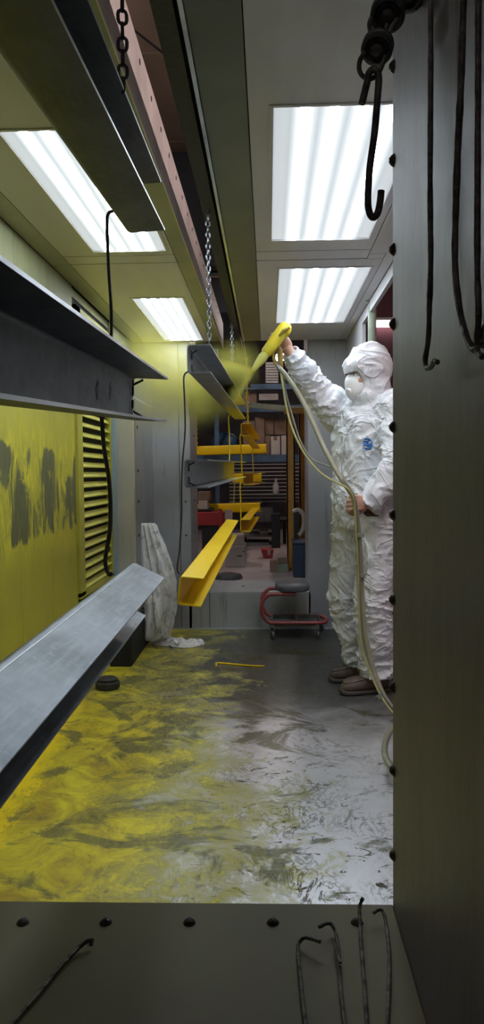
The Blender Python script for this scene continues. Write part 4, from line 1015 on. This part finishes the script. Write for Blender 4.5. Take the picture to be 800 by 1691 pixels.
def hd(f, l, u): return HC+HF*f+HL*l+HU*u
HM = Matrix((HF, HL, HU)).transposed()

# --- body under the clothes: head, neck, trunk, arms and both hands in one continuous surface
def hand(mb, wrist, dirn, palm_n, curls, thumb_dir, scale=1.0):
    """fingers curl towards palm_n; dirn = wrist to knuckles"""
    d = Vector(dirn).normalized(); n = (Vector(palm_n)-d*d.dot(Vector(palm_n))).normalized(); s = d.cross(n)*thumb_dir
    k = scale; w = Vector(wrist)
    palm = w+d*0.05*k
    Mx = Matrix((s, n, d)).transposed()
    mb.ell(palm, (0.042*k, 0.017*k, 0.052*k), Mx, 18, 12)
    mb.tube([w-d*0.02*k, w+d*0.03*k], [0.027*k, 0.031*k], 14)
    lens = ((0.033, 0.045, 0.026, 0.022), (0.011, 0.049, 0.030, 0.023), (-0.011, 0.045, 0.028, 0.022), (-0.031, 0.036, 0.022, 0.019))
    for i, (off, l1, l2, l3) in enumerate(lens):
        p = w+d*(0.088-abs(off)*0.22)*k+s*off*k+n*(-0.003)*k; pts = [p-d*0.02*k, p]; ang = 0
        for L, c in zip((l1, l2, l3), curls[i]):
            ang += c; p = p+(d*math.cos(ang)+n*math.sin(ang))*L*k; pts.append(p)
        mb.caps(pts, [0.0100*k, 0.0105*k, 0.0095*k, 0.0085*k, 0.0075*k], 10)
    tb = w+d*0.030*k+s*0.030*k+n*0.006*k
    t1 = tb+(s*0.55+d*0.55+n*0.55).normalized()*0.045*k; t2 = t1+(d*0.55+n*0.85-s*0.25).normalized()*0.034*k; t3 = t2+(d*0.35+n*0.6-s*0.8).normalized()*0.026*k
    mb.caps([tb, t1, t2, t3], [0.015*k, 0.0125*k, 0.011*k, 0.009*k], 10)
gun_tip = P(419, 611, 3.92); gun_end = P(472, 540, 3.98); gax = (gun_end-gun_tip).normalized()
hand_r = P(473, 580, 3.975)
body = MB()
# head
body.ell(HC, (0.100, 0.076, 0.112), HM, 24, 16)
body.ell(hd(0.030, 0, -0.055), (0.066, 0.056, 0.062), HM, 20, 12)
body.caps([hd(0.092, 0, 0.016), hd(0.116, 0, -0.022)], [0.010, 0.015], 10)                 # nose
for s_ in (-1, 1):
    body.ell(hd(0.004, s_*0.077, -0.005), (0.020, 0.008, 0.030), HM, 12, 8)                # ears
    body.caps([hd(0.090, s_*0.012, 0.026), hd(0.082, s_*0.045, 0.030)], [0.010, 0.009], 8)   # brows
    body.ell(hd(0.070, s_*0.045, -0.025), (0.022, 0.018, 0.018), HM, 10, 8)                # cheeks
body.ell(hd(0.088, 0, -0.060), (0.014, 0.026, 0.010), HM, 12, 8)                           # mouth
body.caps([hd(0.075, 0, -0.09), hd(0.06, 0, -0.095)], [0.020, 0.022], 10)                  # chin
body.caps([HC+Vector((0, 0, -0.06)), at(0.0, 0, 1.44)], [0.056, 0.062], 14)
body.loft([(at(0, 0, 0.88), .15, .10, ANG), (at(0, 0, 1.0), .16, .11, ANG), (at(0, 0, 1.12), .145, .10, ANG), (at(0, 0, 1.30), .17, .11, ANG), (at(0, 0, 1.44), .17, .09, ANG), (at(0, 0, 1.50), .09, .06, ANG)])
body.caps([sh_r, el_r, wr_r], [.052, .042, .030]); body.caps([sh_l, el_l, wr_l], [.052, .042, .030])
body.caps([at(0, -.1, 1.44), sh_r], [.06, .055]); body.caps([at(0, .1, 1.44), sh_l], [.06, .055])
body.caps([hip_r, kn_r, an_r+Vector((0, 0, .02))], [.085, .058, .042]); body.caps([hip_l, kn_l, an_l+Vector((0, 0, .02))], [.085, .058, .042])
# right hand round the gun body, left hand round the hose
hd_r = Vector((-0.55, 0.02, 0.80)).normalized()
hand(body, wr_r+hd_r*0.015, hd_r, Vector((-0.35, -0.93, -0.1)), [(0.45, 0.9, 0.9), (0.5, 0.95, 0.9), (0.5, 1.0, 0.9), (0.5, 1.0, 0.9)], -1, 0.95)
hl_d = (P(586, 830, 3.74)-wr_l).normalized()
hand(body, wr_l+hl_d*0.01, hl_d, Vector((0.1, 0.95, -0.15)), [(0.9, 1.3, 1.0), (1.0, 1.3, 1.0), (1.0, 1.35, 1.0), (1.0, 1.35, 1.0)], 1, 0.95)
body = remesh(body, 0.0042, 2)
obj('body', body, M['skin'], person)
# eyes
for s_ in (-1, 1):
    c = hd(0.086, s_*0.032, 0.008)
    e = obj('eye', MB().ell(c, 0.0125, seg=16, rings=12), M['white_print'], person)
    obj('iris', MB().ell(c+HF*0.0075, 0.0065, seg=12, rings=8), M['dark'], e)
    obj('eyebrow', MB().caps([hd(0.099, s_*0.014, 0.030), hd(0.092, s_*0.048, 0.034)], [0.004, 0.003], 8), M['leather'], person)

# --- coverall
cv = MB()
T = [(0.86, .185, .145), (0.95, .205, .165), (1.03, .212, .170), (1.12, .205, .165), (1.22, .205, .160), (1.33, .215, .160), (1.42, .215, .145), (1.48, .175, .120), (1.53, .12, .095), (1.56, .095, .085)]
cv.loft([(at(0.01, 0, z), a_, b_, ANG) for z, a_, b_ in T], 36)
cv.caps([at(0, -.12, 1.42), sh_r, (sh_r+el_r)/2, el_r, (el_r+wr_r)/2, wr_r+(wr_r-el_r).normalized()*-0.01], [.110, .108, .098, .084, .071, .056], 18)
cv.caps([wr_r-(wr_r-el_r).normalized()*0.02, wr_r+(wr_r-el_r).normalized()*0.005], [.056, .053], 18)
cv.caps([at(0, .12, 1.42), sh_l, (sh_l+el_l)/2, el_l, (el_l+wr_l)/2, wr_l], [.11, .105, .090, .080, .070, .058], 18)
cv.caps([at(0.01, -.095, 0.90), (hip_r+kn_r)/2, kn_r, (kn_r+an_r)/2, an_r+Vector((0, 0, .03))], [.130, .112, .098, .086, .066], 20)
cv.caps([at(0.01, .095, 0.90), (hip_l+kn_l)/2, kn_l, (kn_l+an_l)/2, an_l+Vector((0, 0, .035))], [.132, .116, .105, .098, .088], 20)
cv.caps([an_l+Vector((0, 0, .03)), an_l+Vector((0.012, 0, .035))], [.092, .090], 20)
# hood
cv.ell(hd(-0.018, 0, 0.046), (0.122, 0.112, 0.128), HM, 28, 18)
cv.ell(hd(0.044, 0, 0.052), (0.088, 0.094, 0.066), HM, 24, 14)           # brow
cv.ell(hd(-0.015, 0, -0.055), (0.098, 0.105, 0.095), HM, 24, 14)
cv.ell(hd(0.030, 0.01, -0.105), (0.075, 0.090, 0.060), HM, 24, 14)
cv.caps([hd(-0.02, 0, -0.09), at(0.0, 0, 1.46)], [.100, .125], 20)
cv.caps([hd(0.055, 0, -0.135), at(0.09, 0, 1.42)], [.045, .07], 16)
cv = remesh(cv, 0.0085, 3)
bm = cv.bm
# creases: sharp folds running round limbs, down the trunk and across the hood
segs = [(sh_r, el_r, 30, 1.0), (el_r, wr_r, 34, 0.9), (hip_r, kn_r, 16, 0.9), (kn_r, an_r, 26, 1.25), (hip_l, kn_l, 16, 1.0), (kn_l, an_l, 28, 1.35), (at(0, 0, 1.5), at(0, 0, .9), 12, 0.8), (hd(0, 0, .12), hd(0, 0, -.12), 17, 0.75), (el_l, wr_l, 30, 1.0)]
bm.normal_update()
newp = []
for v in bm.verts:
    p = v.co; best = None
    for a_, b_, fr, am in segs:
        ab = b_-a_; u = max(0, min(1, (p-a_).dot(ab)/ab.length_squared)); dd = (p-(a_+ab*u)).length
        if best is None or dd < best[0]: best = (dd, a_, ab.normalized(), fr, am)
    _, a_, ax, fr, am = best
    al = (p-a_).dot(ax); lat = p-a_-ax*al
    q = Vector((lat.x*5, lat.y*5, lat.z*5))+ax*al*7
    warp = noise.noise(q*0.9+Vector((7, 1, 3)))
    q2 = lat*5.0+ax*(al*fr*0.42)+Vector((al, -al, al))*fr*0.12+Vector((1, 1, 1))*warp*1.7
    n1 = 1-abs(noise.noise(q2)*2.2); n1 = max(0, n1)**2
    n2 = 1-abs(noise.noise(q2*2.3+Vector((5, 9, 2)))*2.2); n2 = max(0, n2)**2
    big = noise.noise(q*0.8+Vector((3, 3, 3)))
    newp.append(p+v.normal*((n1-0.35)*0.0135+(n2-0.3)*0.0060+big*0.011)*am)
for v, q in zip(bm.verts, newp): v.co = q
# openings: face, cuffs, hems
def cut(fn):
    bmesh.ops.delete(bm, geom=[f for f in bm.faces if fn(f.calc_center_median())], context='FACES')
def face_open(p):
    q = p-HC; f, l, u = q.dot(HF), q.dot(HL), q.dot(HU)
    return 0.17 > f > 0.045 and abs(l) < 0.060 and -0.100 < u < 0.022 and (f > 0.06 or abs(l) < 0.05)
cut(face_open)
ua = (wr_r-el_r).normalized(); cut(lambda p: (p-wr_r).dot(ua) > 0.018 and (p-wr_r).length < 0.12)
ub = (wr_l-el_l).normalized(); cut(lambda p: (p-wr_l).dot(ub) > 0.020 and (p-wr_l).length < 0.13)
cut(lambda p: p.z < 0.085)
cov_bm = bm.copy()
BV = BVHTree.FromBMesh(cov_bm)
co = obj('coverall', cv, M['tyvek'], person)
sm = co.modifiers.new('cloth_thickness', 'SOLIDIFY'); sm.thickness = 0.002; sm.offset = -1
for p_ in co.data.polygons: p_.use_smooth = True
def on_suit(px, py, off=0.003):
    d = ray(px, py).normalized(); hit = BV.ray_cast(EYE, d)
    if hit[0] is None: return None
    return hit[0]-d*off
# zip flap down the front
fl = [on_suit(x, y, 0.004) for x, y in ((586, 690), (576, 705), (570, 725), (565, 750), (562, 780), (561, 810), (562, 840), (564, 870))]
fl = [p for p in fl if p is not None]
mb = MB()
sp = spline(fl, 6)
for off in (0,):
    prev = None
    for p in sp:
        q = BV.find_nearest(p); nrm = q[1] if q[0] is not None else -FWD
        side = nrm.cross(Vector((0, 0, 1))).normalized()
        c = q[0]+nrm*0.003
        cur = [mb.bm.verts.new(c-side*0.011), mb.bm.verts.new(c+side*0.011), mb.bm.verts.new(c+side*0.011+nrm*0.004), mb.bm.verts.new(c-side*0.011+nrm*0.004)]
        if prev:
            for k in range(4): mb.bm.faces.new((prev[k], prev[(k+1) % 4], cur[(k+1) % 4], cur[k]))
        prev = cur
obj('zip_flap', mb, M['tyvek'], person)
# blue octagonal emblem with white marks, printed on the chest
ec = (607.5, 733)
def patch(name, pts, mat, parent, off):
    mb = MB(); vs = [on_suit(x, y, off) for x, y in pts]
    ctr = on_suit(sum(x for x, y in pts)/len(pts), sum(y for x, y in pts)/len(pts), off)
    if any(v is None for v in vs) or ctr is None: mb.bm.free(); return None
    c = mb.bm.verts.new(ctr); vv = [mb.bm.verts.new(v) for v in vs]
    for i in range(len(vv)): mb.bm.faces.new((c, vv[i], vv[(i+1) % len(vv)]))
    return obj(name, mb, mat, parent, smooth=False)
octo = [(ec[0]+8.6*math.cos(math.pi/8+k*math.pi/4), ec[1]+10.2*math.sin(math.pi/8+k*math.pi/4)) for k in range(8)]
em = patch('emblem', octo, M['emblem'], person, 0.009)
if em is not None:
    em['label'] = 'blue octagonal emblem with small white marks on the chest'
    for x, y, w, h, s in ((604, 727.5, 4.4, 0.5, 0.1), (611.5, 730.5, 2.6, 1.3, 0.35), (609, 733, 1.2, 0.5, 0), (604, 737.8, 3.4, 1.3, -0.2), (610, 739, 2.6, 0.45, 0.2), (603, 733.6, 5.2, 0.28, -.1)):
        patch('emblem_mark', [(x-w, y-h+s*w), (x+w, y-h-s*w), (x+w*0.8, y+h-s*w), (x-w*0.8, y+h+s*w)], M['white_print'], em, 0.0105)
# respirator
mk = MB(); secs = []
for i in range(11):
    u = i/10; secs.append((0.070*math.cos(u*math.pi/2)**0.75, 0.064*math.sin(u*math.pi/2)))
rings = []
for r_, h_ in secs:
    ring = []
    for k in range(28):
        a_ = 2*math.pi*k/28; sx, sz = math.cos(a_), math.sin(a_)
        rr = r_*(1.0+0.10*max(0, sz)-0.04*abs(sx))
        ring.append(mk.bm.verts.new(hd(0.072+h_-0.020*abs(sx)**2*(r_/0.07), rr*sx*0.92, -0.052+rr*sz*1.06)))
    rings.append(ring)
for a_, b_ in zip(rings, rings[1:]):
    for k in range(28): mk.bm.faces.new((a_[k], a_[(k+1) % 28], b_[(k+1) % 28], b_[k]))
mk.bm.faces.new(rings[-1])
mo = obj('respirator', mk, M['mask'], person)
s_ = mo.modifiers.new('thickness', 'SOLIDIFY'); s_.thickness = 0.003; s_.offset = -1
obj('exhale_valve', MB().lathe([(0.017, 0), (0.018, 0.004), (0.015, 0.010), (0, 0.011)], hd(0.124, 0.016, -0.072), HF+HL*0.3-HU*0.25, 18), M['mask'], mo)
obj('nose_clip', MB().tube(spline([hd(0.083, -0.045, 0.006), hd(0.112, -0.02, -0.002), hd(0.122, 0, -0.002), hd(0.112, 0.02, -0.002), hd(0.083, 0.045, 0.006)], 5), 0.002, 6), M['chrome'], mo)
obj('strap', MB().tube(spline([hd(0.055, 0.062, -0.060), hd(0.02, 0.080, -0.05), hd(-0.03, 0.080, -0.03)], 5), 0.0035, 6), M['white_print'], mo)
# boots
def boot(toe_px, heel_px, Y, an, name_l):
    toe = P(toe_px, 1140, Y); toe.z = 0; heel = Vector((an.x+0.055, an.y+0.015, 0)); d = (toe-heel); L = d.length; d.normalize(); s = Vector((-d.y, d.x, 0))
    t = obj('boot', MB().box((0, 0, 0), (0.001, 0.001, 0.001)), M['leather'], person) if False else None
    def ring_loft(prof, mat, name, par):
        mb = MB(); rings = []
        for u, hw, z0, z1 in prof:
            c = heel+d*L*u; ring = []
            for k in range(16):
                a_ = 2*math.pi*k/16; ca, sa = math.cos(a_), math.sin(a_)
                q = (abs(ca)**3+abs(sa)**3)**(-1/3)
                ring.append(mb.bm.verts.new(c+s*hw*ca*q+Vector((0, 0, (z0+z1)/2+(z1-z0)/2*sa*q))))
            rings.append(ring)
        for a_, b_ in zip(rings, rings[1:]):
            for k in range(16): mb.bm.faces.new((a_[k], a_[(k+1) % 16], b_[(k+1) % 16], b_[k]))
        mb.bm.faces.new(rings[0][::-1]); mb.bm.faces.new(rings[-1])
        return obj(name, mb, mat, par)
    b = ring_loft([(-0.02, .022, .02, .08), (0.0, .035, .018, .13), (0.12, .040, .018, .155), (0.30, .040, .018, .150), (0.42, .042, .018, .115), (0.55, .047, .018, .092), (0.75, .051, .018, .078), (0.90, .045, .018, .066), (0.97, .032, .018, .052), (1.0, .015, .02, .036)], M['leather'], 'boot', person)
    ring_loft([(-0.035, .026, .0, .020), (0.0, .038, 0, .024), (0.2, .042, 0, .024), (0.45, .043, 0.0, .024), (0.7, .055, 0, .026), (0.9, .050, 0, .028), (0.99, .034, 0, .030), (1.03, .014, .006, .030)], M['sole'], 'sole', b)
    # moccasin seam and lace
    U = [heel+d*L*u+s*w+Vector((0, 0, z)) for u, w, z in ((0.42, .040, .090), (0.6, .041, .080), (0.78, .040, .072), (0.90, .026, .064), (0.935, 0, .062), (0.90, -.026, .064), (0.78, -.040, .072), (0.6, -.041, .080), (0.42, -.040, .090))]
    obj('toe_seam', MB().tube(spline(U, 4), 0.004, 6), M['leather'], b)
    for u in (0.40, 0.48): obj('lace', MB().tube(spline([heel+d*L*u+s*w+Vector((0, 0, z+ (0.48-u)*0.25)) for w, z in ((-.034, .092), (0, .104), (.034, .092))], 4), 0.003, 6), M['cable_grey'], b)
boot(564, 0, 3.97, an_l, 'n'); boot(545, 0, 4.22, an_r, 'f')

# ================================================================== SPRAY GUN AND HOSES
gun = thing('spray_gun', 'yellow powdered electrostatic spray gun pointing down left in the raised hand', 'spray gun', P(447, 575, 3.95))
gp = lambda px, py, Y: P(px, py, Y)
up_g = Vector((0, -1, 0)); L = (gun_end-gun_tip).length
# barrel body as a lathe
obj('barrel', MB().lathe([(0.021, L*.36), (0.029, L*.40), (0.031, L*.55), (0.033, L*.75), (0.034, L*.92), (0.030, L*1.02), (0.018, L*1.07), (0, L*1.08)], gun_tip, gax, 20), M['gun'], gun)
nz = obj('nozzle', MB().lathe([(0.004, -0.01), (0.011, 0.0), (0.014, L*.05), (0.022, L*.20), (0.025, L*.28), (0.022, L*.36), (0.020, L*.40)], gun_tip, gax, 18), M['gun_pale'], gun)
obj('electrode_tip', MB().lathe([(0.002, -0.03), (0.006, -0.01), (0.006, 0.0)], gun_tip, gax, 8), M['gun'], nz)
gtop = gax.cross(Vector((0, 1, 0))).normalized()
if gtop.x > 0: gtop = -gtop
rear = gun_tip+gax*L*.86
Mg = Matrix((gax, gtop, gax.cross(gtop))).transposed()
obj('rear_cap', MB().ell(rear+gax*0.02-gtop*0.004, (0.045, 0.036, 0.034), Mg, 18, 12), M['gun'], gun)
obj('hook_lug', MB().tube([rear-gax*0.03+Vector((0.006, -0.028, 0)), rear+gax*0.0+Vector((0.012, -0.042, 0.004)), rear+gax*0.02+Vector((0.03, -0.036, 0.004))], [0.006, 0.009, 0.007], 8), M['gun_dark'], gun)
g0 = gun_tip+gax*L*.62-gtop*0.02
g1 = P(463, 612, 3.97)
gr = obj('grip', MB().tube(spline([g0, P(463, 585, 3.97), g1], 5), 0.015, 12), M['gun_dark'], gun)
obj('trigger', MB().tube(spline([gun_tip+gax*L*.5-gtop*0.025, P(452, 592, 3.95), P(456, 604, 3.95)], 5), 0.006, 8), M['gun_dark'], gun)
obj('hose_coupling', MB().tube([P(458, 603, 3.95), P(463, 613, 3.95)], 0.009, 12), M['chrome'], gr)
# hoses
hs = [(460, 606, 3.96), (474, 622, 3.93), (496, 655, 3.88), (516, 695, 3.82), (536, 740, 3.76), (556, 778, 3.72), (572, 802, 3.70), (583, 820, 3.71), (589, 845, 3.72), (593, 885, 3.73), (597, 945, 3.73), (599, 1000, 3.72), (604, 1050, 3.70), (614, 1095, 3.66), (630, 1140, 3.60), (645, 1165, 3.56), (668, 1192, 3.50)]
ho = tag(obj('powder_hose', MB().tube(spline([P(*h) for h in hs], 8), 0.0125, 12), M['hose']), 'thick dusty translucent hose running from the gun through the lower hand', 'hose', 'lines running to the spray gun')
c1 = [(464, 612, 3.96), (468, 640, 3.90), (475, 680, 3.86), (486, 715, 3.82), (505, 752, 3.78), (530, 781, 3.74), (556, 797, 3.70), (574, 806, 3.675), (584, 822, 3.68), (587, 845, 3.70), (589, 885, 3.71), (592, 945, 3.70), (593, 1000, 3.69), (597, 1060, 3.67), (608, 1100, 3.64), (626, 1142, 3.58), (642, 1168, 3.54), (666, 1196, 3.48)]
tag(obj('gun_cable', MB().tube(spline([P(*h) for h in c1], 8), 0.0052, 8), M['cable_yel']), 'thin yellowed cable sagging lowest between the gun and the chest', 'cable', 'lines running to the spray gun')
c2 = [(467, 610, 3.97), (473, 650, 3.92), (484, 690, 3.88), (497, 730, 3.84), (515, 757, 3.80), (540, 769, 3.76), (556, 775, 3.74), (570, 795, 3.69), (586, 820, 3.69), (591, 845, 3.70), (595, 885, 3.71), (596, 945, 3.71), (595, 1010, 3.70), (600, 1060, 3.68), (611, 1100, 3.65), (629, 1140, 3.58), (645, 1163, 3.54), (668, 1188, 3.48)]
tag(obj('gun_cable', MB().tube(spline([P(*h) for h in c2], 8), 0.0046, 8), M['cable_grey']), 'thin grey cable sagging just below the thick hose', 'cable', 'lines running to the spray gun')
for i, (x, y) in enumerate(((595, 884), (597, 950), (627, 1150))):
    q = P(x, y, 3.72 if i < 2 else 3.58)
    ax = Vector((0.05, 0, -1)) if i < 2 else Vector((0.6, -0.2, -0.8))
    tag(obj('hose_clip', MB().lathe([(0.019, -0.009), (0.020, -0.008), (0.020, 0.008), (0.019, 0.009)], q, ax, 16), M['cable_grey']), ('grey clip binding the hose just below the gripping hand', 'grey clip binding the hose at thigh height', 'grey clip binding the hose near the floor')[i], 'clip')
lp = [(668, 1188), (650, 1202), (638, 1222), (636, 1245), (643, 1262), (656, 1276), (672, 1284)]
tag(obj('hose_loop', MB().tube(spline([P(x, y, (3.42, 3.2, 3.0, 2.88, 2.82, 2.80, 2.80)[i]) for i, (x, y) in enumerate(lp)], 6), 0.0125, 12), M['hose']), 'yellowish hose loop bulging from behind the jamb near the floor', 'hose')

# ================================================================== POWDER HAZE
def haze():
    t = NT('yellow_powder_haze'); v = t.coords()
    nz = t.noise(v, 4.0, 5, 0.6, 0.8)
    def blob(c, r, k, rot=None):
        q = t.n('ShaderNodeVectorMath', operation='SUBTRACT', i_0=v, i_1=c).outputs[0]
        if rot is not None: q = t.n('ShaderNodeVectorRotate', rotation_type='EULER_XYZ', i_Vector=q, i_Rotation=rot).outputs[0]
        q = t.n('ShaderNodeVectorMath', operation='DIVIDE', i_0=q, i_1=r).outputs[0]
        l = t.n('ShaderNodeVectorMath', operation='LENGTH', i_0=q).outputs['Value']
        s = t.math('SUBTRACT', 1.0, l, clamp=True)
        return t.math('MULTIPLY', t.math('MULTIPLY', s, s), k)
    tip = gun_tip
    # cone from the gun tip
    tgt = P(335, 645, 4.6); ax = (tgt-tip).normalized()
    q = t.n('ShaderNodeVectorMath', operation='SUBTRACT', i_0=v, i_1=tuple(tip)).outputs[0]
    al = t.n('ShaderNodeVectorMath', operation='DOT_PRODUCT', i_0=q, i_1=tuple(ax)).outputs['Value']
    proj = t.n('ShaderNodeVectorMath', operation='SCALE', i_0=tuple(ax), i_Scale=al).outputs[0]
    rad = t.n('ShaderNodeVectorMath', operation='LENGTH', i_0=t.n('ShaderNodeVectorMath', operation='SUBTRACT', i_0=q, i_1=proj).outputs[0]).outputs['Value']
    wd = t.math('MULTIPLY_ADD', al, 0.27, 0.020)
    cone = t.math('SUBTRACT', 1.0, t.math('DIVIDE', rad, wd), clamp=True)
    cone = t.math('MULTIPLY', cone, t.math('GREATER_THAN', al, 0.0))
    fade = t.n('ShaderNodeMapRange', interpolation_type='SMOOTHSTEP', i_0=al, i_1=0.95, i_2=0.15).outputs[0]
    cone = t.math('MULTIPLY', cone, t.math('MULTIPLY_ADD', fade, 24.0, 0.0))
    d = cone
    for b in (blob(P(345, 655, 4.7), (0.28, 0.45, 0.19), 10.0), blob(P(275, 640, 4.85), (0.48, 0.65, 0.38), 6.0), blob(P(215, 590, 4.7), (0.34, 0.55, 0.30), 4.0), blob(P(390, 600, 4.8), (0.24, 0.45, 0.18), 3.0)):
        d = t.math('ADD', d, b)
    d = t.math('MULTIPLY', d, t.n('ShaderNodeMapRange', i_0=nz, i_1=0.36, i_2=0.62, i_3=0.25, i_4=1.5).outputs[0])
    pv = t.n('ShaderNodeVolumePrincipled', i_Color=(0.86, 0.78, 0.16, 1), i_Density=d, i_Anisotropy=0.2)
    t.t.links.new(pv.outputs[0], t.out.inputs['Volume'])
    return t.m
hz = obj('powder_cloud', MB().box((-0.835, 3.85, 1.25), (-0.05, 5.60, 2.10)), haze(), smooth=False, kind='stuff')
tag(hz, 'cloud of yellow powder blown from the gun across the hanging channels', 'powder cloud')
